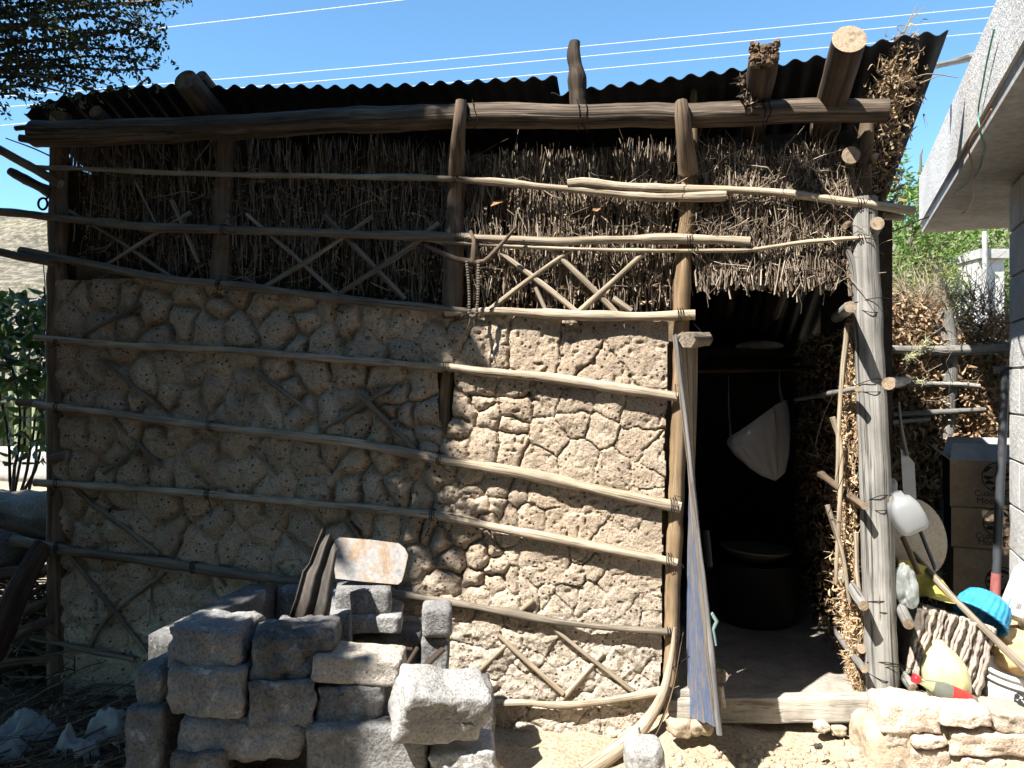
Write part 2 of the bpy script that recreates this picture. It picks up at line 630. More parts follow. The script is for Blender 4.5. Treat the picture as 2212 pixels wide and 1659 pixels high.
def round_box(size, rad, n=8, amp=0.0, nscale=9.0, seed=0, squash=None):
    if n not in _RB:
        idx = {}; vs = []; fs = []

        def vid(p):
            k = tuple(np.round(p, 5))
            if k not in idx:
                idx[k] = len(vs); vs.append(p)
            return idx[k]
        lin = np.linspace(-1, 1, n + 1)
        for ax in range(3):
            for s in (-1, 1):
                for i in range(n):
                    for j in range(n):
                        q = []
                        for (a, b) in ((i, j), (i + 1, j), (i + 1, j + 1), (i, j + 1)):
                            p = [0, 0, 0]; p[ax] = s; p[(ax + 1) % 3] = lin[a]; p[(ax + 2) % 3] = lin[b]
                            q.append(vid(p))
                        fs.append(q if s > 0 else q[::-1])
        _RB[n] = (np.array(vs, float), fs)
    P, fs = _RB[n]
    h = np.asarray(size, float) / 2
    rad = min(rad, h.min() * 0.95)
    inner = h - rad
    Q = P * h
    q = np.clip(Q, -inner, inner)
    d = Q - q
    ln = np.linalg.norm(d, axis=1)[:, None]
    # on edges/corners pull to the rounded surface, on faces keep flat
    V = np.where(ln > 1e-9, q + d / np.maximum(ln, 1e-9) * rad, Q)
    if amp:
        nrm = V / (np.linalg.norm(V, axis=1)[:, None] + 1e-9)
        k = fbm3(V * nscale + seed * 3.1, seed, 4)
        V = V + nrm * (amp * k)[:, None] + nrm * (amp * 0.5 * fbm3(V * nscale * 4 + seed, seed + 2, 3))[:, None]
        V = V + nrm * (-amp * 1.7 * np.clip(fbm3(V * nscale * 0.8 + 40 + seed, seed + 5, 3) - 0.18, 0, 1) * (1 + 2 * np.linalg.norm(V / h, axis=1).clip(0.9, 1.6) - 1.8))[:, None]
    return V, fs


def rot(rx, ry, rz):
    return np.array(Matrix.Rotation(rz, 3, 'Z') @ Matrix.Rotation(ry, 3, 'Y') @ Matrix.Rotation(rx, 3, 'X'))


def lathe(profile, n=28):
    V = []; Fs = []
    for (r, z) in profile:
        for k in range(n):
            a = 2 * math.pi * k / n
            V.append((r * math.cos(a), r * math.sin(a), z))
    for i in range(len(profile) - 1):
        for k in range(n):
            k2 = (k + 1) % n
            Fs.append([i * n + k, i * n + k2, (i + 1) * n + k2, (i + 1) * n + k])
    return np.array(V), Fs


def frame_to(axis, ref=(0, 0, 1)):
    """3x3 whose z column is axis"""
    z = np.asarray(axis, float); z = z / np.linalg.norm(z)
    x = np.cross(ref, z)
    if np.linalg.norm(x) < 1e-6:
        x = np.array([1.0, 0, 0])
    x = x / np.linalg.norm(x)
    y = np.cross(z, x)
    return np.stack([x, y, z], 1)


# twigs and curled flakes in bulk ------------------------------------------------
def twig_cloud(starts, dirs, lens, rads, bend=0.06, seg=3, sides=4, seed=0):
    """vectorised thin tubes: returns V, F, rnd"""
    rs = np.random.default_rng(seed)
    N = len(starts)
    d = dirs / np.linalg.norm(dirs, axis=1)[:, None]
    a = np.cross(d, rs.normal(size=(N, 3))); a /= np.linalg.norm(a, axis=1)[:, None]
    b = np.cross(d, a)
    bx = rs.normal(size=(N, 1)) * bend; by = rs.normal(size=(N, 1)) * bend
    kx = rs.normal(size=(N, 1)) * bend * 0.5
    V = np.zeros((N, seg + 1, sides, 3))
    for i in range(seg + 1):
        t = i / seg
        c = starts + d * (lens * t)[:, None] + (a * bx + b * by) * (lens * (t * t))[:, None] + a * kx * (lens * math.sin(t * 6))[:, None]
        r = rads * (1 - 0.55 * t)
        for k in range(sides):
            an = 2 * math.pi * k / sides
            V[:, i, k] = c + (a * math.cos(an) + b * math.sin(an)) * r[:, None]
    per = (seg + 1) * sides
    f = []
    for i in range(seg):
        for k in range(sides):
            k2 = (k + 1) % sides
            f.append([i * sides + k, i * sides + k2, (i + 1) * sides + k2, (i + 1) * sides + k])
    f.append(list(range(sides))[::-1])
    f.append([seg * sides + k for k in range(sides)])
    Fs = []
    for j in range(N):
        o = j * per
        for q in f:
            Fs.append([x + o for x in q])
    rnd = np.repeat(rs.uniform(0, 1, N), per)
    return V.reshape(-1, 3), Fs, rnd


def flake_cloud(centres, length, width, curl=1.0, seed=0, normal=None):
    """curled dry leaf strips"""
    rs = np.random.default_rng(seed)
    N = len(centres)
    seg = 4
    t = rs.normal(size=(N, 3)); t /= np.linalg.norm(t, axis=1)[:, None]
    if normal is not None:
        t = t - 0.6 * (t @ normal)[:, None] * normal
        t /= np.linalg.norm(t, axis=1)[:, None]
    a = np.cross(t, rs.normal(size=(N, 3))); a /= np.linalg.norm(a, axis=1)[:, None]
    b = np.cross(t, a)
    L = length * rs.uniform(0.5, 1.4, N); Wd = width * rs.uniform(0.5, 1.3, N)
    cu = curl * rs.normal(1.0, 0.8, N)
    tw = rs.normal(0, 1.0, N)
    V = np.zeros((N, seg + 1, 2, 3))
    for i in range(seg + 1):
        s = i / seg - 0.5
        c = centres + t * (L * s)[:, None] + a * (L * cu * (s * s) * 1.2)[:, None]
        w = Wd * (1 - (2 * s) ** 2 * 0.75)
        an = tw * s * 2
        q = (b * np.cos(an)[:, None] + a * np.sin(an)[:, None]) * (w / 2)[:, None]
        V[:, i, 0] = c - q; V[:, i, 1] = c + q
    Fs = []
    per = (seg + 1) * 2
    for j in range(N):
        o = j * per
        for i in range(seg):
            Fs.append([o + 2 * i, o + 2 * i + 1, o + 2 * i + 3, o + 2 * i + 2])
    return V.reshape(-1, 3), Fs, np.repeat(rs.uniform(0, 1, N), per)


def leaf_cloud(centres, dirs, length, width, seed=0, droop=0.3):
    """flat-ish leaves with a folded midrib and pointed ends"""
    rs = np.random.default_rng(seed)
    N = len(centres)
    t = dirs / np.linalg.norm(dirs, axis=1)[:, None]
    b = np.cross(t, rs.normal(size=(N, 3))); b /= np.linalg.norm(b, axis=1)[:, None]
    n = np.cross(b, t)
    L = length * rs.uniform(0.6, 1.3, N); Wd = width * rs.uniform(0.7, 1.2, N)
    V = np.zeros((N, 8, 3))
    prof = [(0.0, 0.0, 0.0), (0.3, 0.5, 0.0), (0.65, 0.42, 0.0), (1.0, 0.0, 0.0)]
    k = 0
    for (s, w, _) in prof:
        c = centres + t * (L * s)[:, None] - n * (L * droop * s * s)[:, None]
        V[:, k] = c - b * (Wd * w)[:, None] + n * (Wd * 0.18 * (w > 0))[:, None]
        V[:, k + 1] = c + b * (Wd * w)[:, None] + n * (Wd * 0.18 * (w > 0))[:, None]
        k += 2
    V[:, 1] = centres + t * (L * 0.33)[:, None] - n * (L * droop * 0.1)[:, None]    # midrib point
    V[:, 7] = centres + t * (L * 0.65)[:, None] - n * (L * droop * 0.42)[:, None]
    # 0 base, 1 rib a, 2/3 sides, 4/5 sides, 6 tip, 7 rib b
    f = [[0, 2, 1], [0, 1, 3], [2, 4, 7, 1], [1, 7, 5, 3], [4, 6, 7], [7, 6, 5]]
    Fs = []
    for j in range(N):
        o = j * 8
        for q in f:
            Fs.append([x + o for x in q])
    return V.reshape(-1, 3), Fs, np.repeat(rs.uniform(0, 1, N), 8)


# ================================================================== GROUND, HILL
def ground_h(x, y):
    z = 0.10 + 0.05 * fbm2(x * 1.1, y * 1.1, 3, 4) + 0.018 * fbm2(x * 7, y * 7, 5, 4)
    # earth bank under the door sill
    s = (x - 0.68) * math.cos(TH) - (y - 3.16) * math.sin(TH)
    dep = (x - 0.68) * math.sin(TH) + (y - 3.16) * math.cos(TH)
    bank = np.clip((s + 0.25) / 0.2, 0, 1) * np.clip(1 - (-dep - 0.02) / 0.45, 0, 1) * (dep < 0.6)
    z = z + 0.11 * bank * (1 + 0.5 * fbm2(x * 6, y * 6, 8, 3))
    # yard beside the hut is raised
    yard = np.clip((s - 0.72) / 0.15, 0, 1) * np.clip((dep + 0.35) / 0.2, 0, 1)
    z = z + 0.13 * yard
    # rubble bank under the block pile
    pile = np.clip((x + 1.25) / 0.12, 0, 1) * np.clip((0.05 - x) / 0.15, 0, 1) * np.clip((y - 2.22) / 0.06, 0, 1) * np.clip((2.95 - y) / 0.25, 0, 1)
    z = z + 0.25 * pile
    return z


def axis(lo, hi, step, far):
    a = list(np.arange(lo, hi + 1e-6, step))
    s = step; x = hi
    while x < far:
        s *= 1.35; x += s; a.append(x)
    s = step; x = lo
    pre = []
    while x > -far:
        s *= 1.35; x -= s; pre.append(x)
    return np.array(pre[::-1] + a)


gx = axis(-3.4, 3.0, 0.035, 900)
gy = axis(1.6, 5.4, 0.035, 900)
GX, GY = np.meshgrid(gx, gy)
near = np.clip(1 - (np.hypot(GX, GY - 3) - 6) / 20, 0, 1)
GZ = ground_h(GX, GY) * near
V = np.stack([GX.ravel(), GY.ravel(), GZ.ravel()], 1)
nx, ny = len(gx), len(gy)
idx = np.arange(nx * ny).reshape(ny, nx)
Q = np.stack([idx[:-1, :-1], idx[:-1, 1:], idx[1:, 1:], idx[1:, :-1]], -1).reshape(-1, 4)
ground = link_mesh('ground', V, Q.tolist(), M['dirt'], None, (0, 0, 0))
tag(ground, kind='structure')

# far hillside, dry grass with dark scrub
hx = np.linspace(-420, 420, 150); hy = np.linspace(150, 520, 60)
HX, HY = np.meshgrid(hx, hy)
HZ = (HY - 150) * 0.42 * (0.9 + 0.3 * fbm2(HX * 0.006, HY * 0.006, 21, 3)) + 6 * fbm2(HX * 0.03, HY * 0.03, 22, 4)
cap_h = 78 + 14 * fbm2(HX * 0.008, HX * 0.001, 23, 3)
HZ = np.minimum(HZ, cap_h) - 2
V = np.stack([HX.ravel(), HY.ravel(), HZ.ravel()], 1)
idx = np.arange(HX.size).reshape(HX.shape)
Q = np.stack([idx[:-1, :-1], idx[:-1, 1:], idx[1:, 1:], idx[1:, :-1]], -1).reshape(-1, 4)


def hill_mat():
    m, nt, b = new_mat('hill_scrub')
    v = coords(nt)
    f = noise(nt, v, 0.05, 6, 0.7)
    c = ramp(nt, f, [(0.35, (0.17, 0.145, 0.11)), (0.6, (0.25, 0.21, 0.155))])
    f2 = noise(nt, v, 0.35, 5, 0.7)
    g = ramp(nt, f2, [(0.44, (0.35, 0.36, 0.28)), (0.60, (1, 1, 1))])
    c = mix(nt, 1.0, c, g, 'MULTIPLY')
    nt.links.new(c, b.inputs['Base Color'])
    b.inputs['Roughness'].default_value = 1.0
    bump(nt, b, f2, 0.6, 1.5)
    return m


hill = link_mesh('hill', V, Q.tolist(), hill_mat(), None, (0, 150, 0))
tag(hill, kind='structure')

# ================================================================== THE HUT
HUT = thing('mud_hut', (0.0, 3.3, 0.1), 'old mud and pole hut with brush upper wall and black corrugated roof', 'hut')

uL = uz(wp(124, 900))[0]
uJ = uz(wp(1448, 1100))[0]
uP = uz(wp(1888, 1000))[0]
R3 = [(60, 545), (103, 553), (239, 581), (376, 605), (479, 614), (757, 646), (866, 658), (1003, 670), (1071, 672), (1242, 679), (1486, 676), (1502, 676)]
r3 = np.array([uz(wp(x, y)) for x, y in R3])


def top_of_mud(u):
    return np.interp(u, r3[:, 0], r3[:, 1])


# ---- mud wall: packed core with hand-thrown clods on its face
MW = None
us = np.linspace(uL, uJ + 0.02, 60)
mb = MB()
cv = []
for u in us:
    zt = top_of_mud(u) - 0.015
    cv += [hut(u, 0.045, 0.0), hut(u, 0.045, zt), hut(u, 0.13, zt), hut(u, 0.13, 0.0)]
cf = []
for i in range(len(us) - 1):
    a = i * 4; b = a + 4
    for k in range(4):
        k2 = (k + 1) % 4
        cf.append([a + k, b + k, b + k2, a + k2])
cf += [[0, 1, 2, 3], [len(cv) - 1, len(cv) - 2, len(cv) - 3, len(cv) - 4]]
mb.add(np.array(cv), cf)
MW = mb.build('mud_wall', M['core'], HUT, smooth=False)

c5 = [(930, 600), (1240, 610), (1520, 630), (1680, 770), (1870, 610), (420, 480), (430, 630), (610, 590), (170, 580), (760, 500), (700, 420), (240, 440),
      (900, 830), (1090, 850), (900, 950), (950, 1060), (1110, 970), (1100, 1130), (1330, 940), (1490, 950), (1480, 1060), (1740, 1000), (1900, 1010), (1900, 1230), (1700, 1140), (790, 1000),
      (740, 1130), (560, 1070), (560, 1165), (510, 870), (330, 930), (340, 1030), (290, 830), (430, 1050), (280, 1150), (390, 1190), (90, 790), (100, 960), (150, 1090),
      (740, 1250), (920, 1240), (1100, 1240), (1340, 1140), (1270, 1330), (1540, 1330), (1760, 1410), (1940, 1440), (1990, 1300), (560, 1240),
      (320, 1310), (480, 1350), (640, 1420), (540, 1560), (690, 1530), (820, 1440), (860, 1560), (1010, 1480), (1150, 1540), (1310, 1560), (1480, 1570), (1620, 1560), (1800, 1560), (1960, 1570), (1000, 1620),
      (100, 1350), (90, 1500), (230, 1480), (380, 1480)]
c8 = [(890, 20), (1060, 50), (800, 70), (1250, 90), (1380, 100), (1500, 110), (1640, 60), (1740, 180), (1960, 170), (1850, 60), (680, 30), (930, 90),
      (640, 250), (790, 180), (700, 350), (980, 270), (1000, 390), (1120, 320), (1230, 340), (1390, 300), (1520, 300), (1340, 410), (1600, 400), (1800, 390), (1960, 470), (680, 480), (860, 460), (890, 570),
      (1000, 490), (1090, 480), (1190, 530), (1060, 590), (1310, 540), (1470, 560), (1610, 590), (1400, 640), (1750, 600), (1940, 590), (1960, 740), (880, 300), (530, 320), (460, 170), (300, 160), (560, 200),
      (160, 120), (1060, 190), (1500, 420), (1700, 500), (1830, 500), (1260, 450), (1850, 700), (1640, 680)]
seeds = [uz(wp(729 + x * .3418, 540 + y * .3418)) for x, y in c5] + [uz(wp(729 + x * .3418, 1092 + y * .3418)) for x, y in c8]
rs = np.random.default_rng(5)
tries = 0
hand = len(seeds)
while tries < 9000:
    tries += 1
    u = rs.uniform(uL, uJ); z = rs.uniform(0.02, top_of_mud(u) + 0.03)
    pz = z
    q_ = W0 + U * u + Z * z
    ppx = CX + F * q_[0] / q_[1]; ppy = CY - F * (q_[2] - 1.5) / q_[1]
    if ppx > 790 and ppy < np.interp(ppx, [790, 920, 1071, 1242, 1452], [1275, 1291, 1319, 1348, 1367]):
        continue
    low = pz < 0.62 and u > -1.2
    mind = 0.100 if low else (0.114 if u < -0.9 else 0.110)
    if all((u - a) ** 2 + ((z - b) * 1.12) ** 2 > mind ** 2 for a, b in seeds):
        seeds.append((u, z))
seeds = np.array(seeds)
print('clods', len(seeds))

du = 0.0052
gu = np.arange(uL + 0.01, uJ + 0.012, du)
gz = np.arange(0.03, 1.98, du)
GU, GV = np.meshgrid(gu, gz)
wu = GU + 0.034 * fbm2(GU * 8, GV * 8, 31, 3) + 0.008 * fbm2(GU * 45, GV * 45, 33, 2)
wz = GV + 0.034 * fbm2(GU * 8 + 70, GV * 8, 32, 3) + 0.008 * fbm2(GU * 45 + 9, GV * 45, 34, 2)
flatu = wu.ravel(); flatz = wz.ravel()
d1 = np.full(flatu.shape, 9.0); d2 = d1.copy(); cid = np.zeros(flatu.shape, int)
wgt = rs.uniform(-0.010, 0.010, len(seeds))
CR = [[uz(wp(x, y)) for x, y in L_] for L_ in (
    [(75, 728), (205, 742), (479, 757), (757, 778), (968, 793), (1208, 819), (1463, 858)],
    [(75, 873), (239, 893), (445, 921), (757, 957), (934, 988), (1071, 1011), (1242, 1047), (1471, 1095)],
    [(75, 1042), (205, 1050), (445, 1068), (757, 1094), (934, 1113), (1242, 1173), (1464, 1216)],
    [(27, 1168), (171, 1191), (410, 1225), (643, 1258), (920, 1291), (1242, 1348), (1452, 1367)])]


def course_of(u, z):
    return sum((np.asarray(z) < np.interp(u, [p[0] for p in c], [p[1] for p in c])).astype(int) for c in CR)


course_p = course_of(flatu, flatz)
for k, (a, b) in enumerate(seeds):
    d = (np.abs(flatu - a) ** 2.7 + np.abs((flatz - b) * 0.95) ** 2.7) ** (1 / 2.7) + wgt[k] + 0.055 * (course_p != course_of(a, b))
    m1 = d < d1
    d2 = np.where(m1, d1, np.minimum(d2, d))
    cid[m1] = k
    d1 = np.where(m1, d, d1)
e = ((d2 - d1) * 0.5).reshape(GU.shape)
cid = cid.reshape(GU.shape)
lf = np.clip((-0.55 - GU) / 0.7, 0, 1) * (1 - 0.8 * np.clip((0.62 - GV) / 0.15, 0, 1))                       # soft rounded clods on the older part
w = 0.0050 + 0.016 * lf
crack = np.clip(0.62 + 1.7 * fbm2(GU * 5, GV * 5, 41, 3), 0.10, 1.0)
s = np.clip(e / w, 0, 1)
prof = np.sqrt(np.clip(1 - (1 - s) ** 2, 0, 1))
s2 = np.clip(e / 0.024, 0, 1)
prof = prof * (1 - 0.85 * lf) + 0.85 * lf * np.sin(s2 * math.pi / 2) ** 1.3
low = np.clip((0.62 - GV) / 0.15, 0, 1)
depth = (0.038 - 0.022 * low - 0.004 * lf) * crack
H = 0.012 - depth * (1 - prof)
H += 0.004 * np.minimum(e / 0.05, 1.0) * (0.7 + 3.6 * lf)
tiltu = rs.uniform(-0.04, 0.04, len(seeds)); tiltz = rs.uniform(-0.04, 0.04, len(seeds)); offs = rs.uniform(-0.004, 0.005, len(seeds))
H += tiltu[cid] * (GU - seeds[cid, 0]) + tiltz[cid] * (GV - seeds[cid, 1]) + offs[cid]
H += 0.014 * fbm2(GU * 4, GV * 4, 51, 3) + (0.0055 + 0.005 * lf) * fbm2(GU * 26, GV * 26, 52, 4)
pit = np.clip(vn2(GU * 62, GV * 62, 53) - 0.22, 0, 1) * (0.45 + 0.9 * np.clip(0.5 + 2 * fbm2(GU * 3, GV * 3, 54, 2), 0, 1))
H -= 0.045 * pit * (1 - low * 0.7)
H += low * 0.010 * fbm2(GU * 38, GV * 38, 55, 4)
P = W0 + GU[..., None] * U + GV[..., None] * Z - H[..., None] * D
cu = (GU[:-1, :-1] + GU[1:, 1:]) / 2; cz = (GV[:-1, :-1] + GV[1:, 1:]) / 2
jr = np.array([uz(wp(x, y)) for x, y in [(1443, 680), (1438, 900), (1430, 1200), (1428, 1400), (1424, 1480), (1420, 1660)]])
ulim = np.interp(-cz, -jr[:, 1], jr[:, 0]) + 0.012 * fbm2(cz * 12, cz * 3, 60, 3)
keep = (cz < top_of_mud(cu) - 0.012 + 0.01 * fbm2(cu * 15, cu * 2, 61, 3)) & (cu < ulim)
hole = np.array([uz(wp(x, y)) for x, y in [(946, 805), (985, 805), (978, 900), (962, 945), (950, 905)]])


def in_poly(x, y, poly):
    c = np.zeros(x.shape, bool)
    n = len(poly)
    for i in range(n):
        x1, y1 = poly[i]; x2, y2 = poly[(i + 1) % n]
        t = ((y1 > y) != (y2 > y)) & (x < (x2 - x1) * (y - y1) / (y2 - y1 + 1e-12) + x1)
        c ^= t
    return c


keep &= ~in_poly(cu, cz, hole)
fc = cid[:-1, :-1]
ids = np.arange(GU.size).reshape(GU.shape)
quads = np.stack([ids[:-1, :-1], ids[:-1, 1:], ids[1:, 1:], ids[1:, :-1]], -1)
Pf = P.reshape(-1, 3)
sizes = np.bincount(fc[keep], minlength=len(seeds))
order = np.argsort(-sizes)
for k in order[:298]:
    q = quads[(fc == k) & keep]
    if len(q) < 12:
        continue
    uq, inv = np.unique(q, return_inverse=True)
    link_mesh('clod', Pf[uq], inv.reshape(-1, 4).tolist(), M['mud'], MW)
q = quads[np.isin(fc, order[298:]) & keep]          # the smallest crumbs along the edges
if len(q):
    uq, inv = np.unique(q, return_inverse=True)
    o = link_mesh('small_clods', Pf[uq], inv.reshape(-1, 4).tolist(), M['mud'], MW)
    o['kind'] = 'stuff'

# ---- posts
pcorner = [(132, 245), (126, 420), (122, 700), (122, 1100), (126, 1480), (126, 1540)]
wstick('corner_post', pcorner, 19, 21, M['darkpost'], HUT, off=0.0, n=12, wob=0.006)
wstick('post', [(487, 300), (484, 420), (480, 520), (476, 640)], 20, 23, M['darkpost'], HUT, off=-0.03, n=12)
wstick('post', [(996, 218), (993, 262), (989, 312), (986, 400), (982, 500), (976, 690)], 12, 24, M['darkpost'], HUT, off=[0.135, 0.135, 0.09, 0.0, -0.012, -0.015], n=12, wob=0.0)
wstick('post', [(968, 780), (962, 860), (958, 960)], 18, 16, M['jamb'], HUT, off=-0.035, n=12, wob=0.0)
o = wstick('door_jamb', [(1484, 330), (1486, 420), (1474, 600), (1470, 800), (1458, 1100), (1448, 1500), (1446, 1560)], 23, 22, M['jamb'], HUT, off=-0.006, n=6, wob=0.004, knots=0.10, flat=0.8)
wstick('jamb_head', [(1472, 219), (1474, 240), (1480, 300), (1488, 372)], 15, 24, M['darkpost'], HUT, off=[0.135, 0.135, 0.10, 0.02], n=7, wob=0.0, knots=0.12, step=0.015)
wstick('jamb_splice', [(1500, 186), (1499, 215), (1497, 330)], 4, 13, M['jamb'], HUT, off=-0.035, n=7)
wstick('gate_post', [(1866, 428), (1868, 520), (1876, 700), (1886, 950), (1898, 1250), (1908, 1500)], 27, 34, M['greypost'], HUT, off=0.0, n=20, wob=0.003, knots=0.06, cutmat=M['cut'])
wstick('post', [(1876, 236), (1868, 330), (1862, 460)], 13, 20, M['darkpost'], HUT, off=-0.03, n=10)
wstick('brace', [(1822, 528), (1838, 560), (1848, 600), (1856, 680)], 7, 9, M['greypost'], HUT, off=0.015, n=9)

# ---- rails (poles lashed across the wall)
rails = [
    ([(82, 361), (350, 372), (757, 382), (900, 384), (1037, 391), (1174, 404), (1300, 417), (1420, 428), (1567, 424)], 5, 10, 'rail'),
    ([(1226, 397), (1256, 394), (1330, 403), (1456, 407), (1569, 409), (1695, 416), (1798, 431), (1976, 456)], 10, 8, 'rail'),
    ([(-30, 456), (60, 462), (205, 478), (342, 491), (547, 497), (757, 505), (1015, 511)], 9, 9, 'rail_dark'),
    ([(1006, 513), (1071, 516), (1242, 520), (1400, 518), (1559, 518), (1621, 522)], 9, 11, 'rail'),
    ([(920, 518), (1071, 530), (1242, 538), (1486, 541), (1610, 539), (1668, 532), (1747, 523), (1877, 513)], 4.5, 5.5, 'rail'),
    ([(44, 542), (103, 553), (239, 581), (376, 605), (479, 614), (757, 646), (866, 658), (1010, 672)], 8, 9, 'rail_dark'),
    ([(960, 676), (1071, 672), (1150, 676), (1242, 682), (1380, 684), (1502, 680)], 7, 12, 'rail'),
    ([(75, 728), (205, 742), (479, 757), (757, 778), (968, 793), (1037, 803), (1208, 819), (1340, 838), (1463, 858)], 6, 11, 'rail'),
    ([(75, 873), (239, 893), (445, 921), (757, 957), (934, 988), (1071, 1011), (1242, 1047), (1471, 1095)], 7.5, 11.5, 'rail'),
    ([(75, 1042), (205, 1050), (445, 1068), (757, 1094), (934, 1113), (1071, 1141), (1242, 1173), (1464, 1216)], 7, 10, 'rail'),
    ([(27, 1168), (171, 1191), (410, 1225), (643, 1258), (838, 1281), (920, 1291), (1071, 1319), (1242, 1348), (1452, 1367)], 11, 7, 'rail_dark'),
    ([(66, 1377), (180, 1402), (290, 1426)], 6, 5, 'rail_dark'),
    ([(1040, 1520), (1130, 1518), (1208, 1523), (1310, 1514), (1410, 1496), (1450, 1492)], 8, 9, 'rail'),
]
for pts, r0, r1, mt in rails:
    wstick('rail', pts, r0 * 1.0, r1 * 1.06, M[mt], HUT, off=0.040, n=11, wob=0.006, knots=0.2, cutmat=M['cut'])

# ---- stub ends sticking out past the corner
wstick('rail', [(-20, 312), (130, 398)], 9, 10, M['darkpost'], HUT, off=0.05, cutmat=M['cut'])
wstick('rail', [(22, 370), (112, 416)], 11, 14, M['darkpost'], HUT, off=0.02, knots=0.3)
wstick('twig_stub', [(12, 297), (60, 316), (112, 339)], 1.2, 2.0, M['darkpost'], HUT, off=0.02, n=5)
wstick('rail', [(-20, 541), (40, 553), (110, 569)], 8, 9, M['darkpost'], HUT, off=0.075)
wstick('rail', [(38, 868), (110, 872)], 9, 9, M['darkpost'], HUT, off=-0.05)
wstick('stub_log', [(110, 990), (140, 982)], 9, 10, M['darkpost'], HUT, off=0.05, cutmat=M['cut'])
wstick('stub_log', [(228, 1100), (280, 1090)], 9, 10, M['darkpost'], HUT, off=-0.02, cutmat=M['cut'])

# ---- crossed lattice sticks
lat = [
    ([(291, 390), (337, 482)], 3, 3), ([(373, 434), (428, 566)], 5, 4.5), ([(150, 455), (260, 522), (376, 603)], 4.5, 5), ([(412, 458), (225, 575)], 5, 5),
    ([(533, 463), (650, 565), (728, 637)], 4.5, 5), ([(804, 468), (701, 540), (568, 622)], 5, 6), ([(700, 465), (786, 552), (876, 648)], 6, 6), ([(948, 482), (866, 547), (729, 637)], 7, 6),
    ([(1071, 538), (1160, 604), (1245, 672)], 6, 6.5), ([(1236, 540), (1140, 606), (1057, 668)], 6, 6), ([(1192, 538), (1262, 606), (1330, 676)], 6.5, 7), ([(1390, 545), (1318, 614), (1252, 674)], 6, 6.5),
    ([(1156, 620), (1178, 668)], 5, 5), ([(1324, 645), (1364, 672)], 8, 7), ([(528, 600), (560, 622)], 6, 5),
    ([(308, 655), (178, 725)], 6, 6), ([(215, 776), (339, 877)], 4, 5), ([(551, 803), (677, 896)], 5, 5), ([(845, 834), (700, 930)], 6, 5), ([(768, 842), (897, 972)], 6.5, 7),
    ([(246, 906), (349, 1009)], 5, 5), ([(298, 968), (222, 1022)], 5, 5), ([(537, 964), (602, 1026)], 5, 4), ([(205, 1092), (345, 1198)], 6, 6), ([(160, 1050), (206, 1096)], 5, 6),
    ([(154, 1203), (235, 1306), (318, 1410)], 4.5, 5), ([(356, 1239), (246, 1321), (212, 1362), (195, 1393)], 4, 5), ([(328, 1264), (322, 1350)], 2.5, 2), ([(470, 1240), (490, 1266)], 6, 5),
    ([(1078, 1372), (1148, 1436), (1218, 1499)], 6, 6), ([(1095, 1393), (1006, 1478)], 5.5, 6), ([(1184, 1347), (1276, 1422), (1368, 1492)], 5.5, 6), ([(1303, 1410), (1214, 1510)], 6, 7), ([(1153, 1297), (1126, 1318)], 6, 6),
    ([(745, 1128), (778, 1168)], 6, 6),
]
for k, (pts, r0, r1) in enumerate(lat):
    wstick('lattice_stick', pts, r0 * 0.95, r1 * 0.95, M['rail' if pts[0][0] > 950 else 'rail_dark'], HUT, off=(0.022 if pts[0][1] < 660 else 0.026 if pts[0][0] < 900 else 0.018) + 0.005 * (k % 2), n=8, wob=0.004, cutmat=M['cut'])  # sticks on the shaded left have that shade put into their colour

# ---- wire ties round the rails
def tie(px, py, r, off=0.042, ext=1.0):
    c = wp(px, py, off)
    R = r * c[1] / F * 1.25
    pts = []
    for k in range(26):
        a = 2 * math.pi * k / 11
        pts.append(c + Z * math.cos(a) * R - D * math.sin(a) * R + U * (k / 26 - 0.5) * 0.022)
    s = nseed()
    rr = np.random.default_rng(s)
    for j in range(4):
        pts.append(pts[-1] + U * rr.normal(0.004, 0.012) * ext + Z * rr.normal(-0.006, 0.012) * ext - D * 0.003)
    V, Fs, WC, ns = tube(np.array(pts), np.full(len(pts), 0.0016), 5, 0, 0, s)
    MB().add(V, Fs, WC).build('wire_tie', M['wire'], HUT)


for px, py, r in [(985, 386, 8), (990, 511, 9), (1490, 522, 12), (1465, 845, 12), (1455, 1090, 12), (1445, 1208, 11), (950, 990, 11), (935, 1112, 10), (965, 793, 9), (485, 496, 9), (475, 616, 9),
                  (455, 920, 9), (450, 1068, 8), (125, 738, 7), (125, 880, 8), (125, 1044, 8), (128, 1184, 11), (1448, 1366, 8), (1858, 440, 9), (1860, 515, 7), (1470, 680, 12), (420, 1226, 10)]:
    tie(px, py, r)

# ---- main beam, split at its end
bp = [(75, 290), (273, 284), (513, 274), (757, 259), (1003, 250), (1242, 251), (1464, 248), (1730, 242), (1916, 240)]
wstick('beam', bp, 27, 26, M['beam'], HUT, off=0.075, n=22, wob=0.012, knots=0.07, step=0.025)
wstick('beam_splinter', [(34, 277), (90, 272), (160, 274)], 5, 9, M['beam'], HUT, off=0.075, n=7, knots=0.4)
wstick('beam_splinter', [(46, 300), (90, 304), (150, 302)], 6, 13, M['beam'], HUT, off=0.075, n=7, knots=0.4)

# ---- rafters, their sawn and rotten ends standing out over the beam
RD = D - Z * 0.36
RD = RD / np.linalg.norm(RD)


def rafter(px, py, Y, r_px, length, mat, cut, n=18, knots=0.05):
    a = at(px, py, Y)
    r = r_px * Y / F
    return stick('rafter', [a, a + RD * length * 0.5, a + RD * length], [r, r * 0.97, r * 0.9], mat, HUT, step=0.06, n=n, wob=0.0, knots=knots, cutmat=cut)


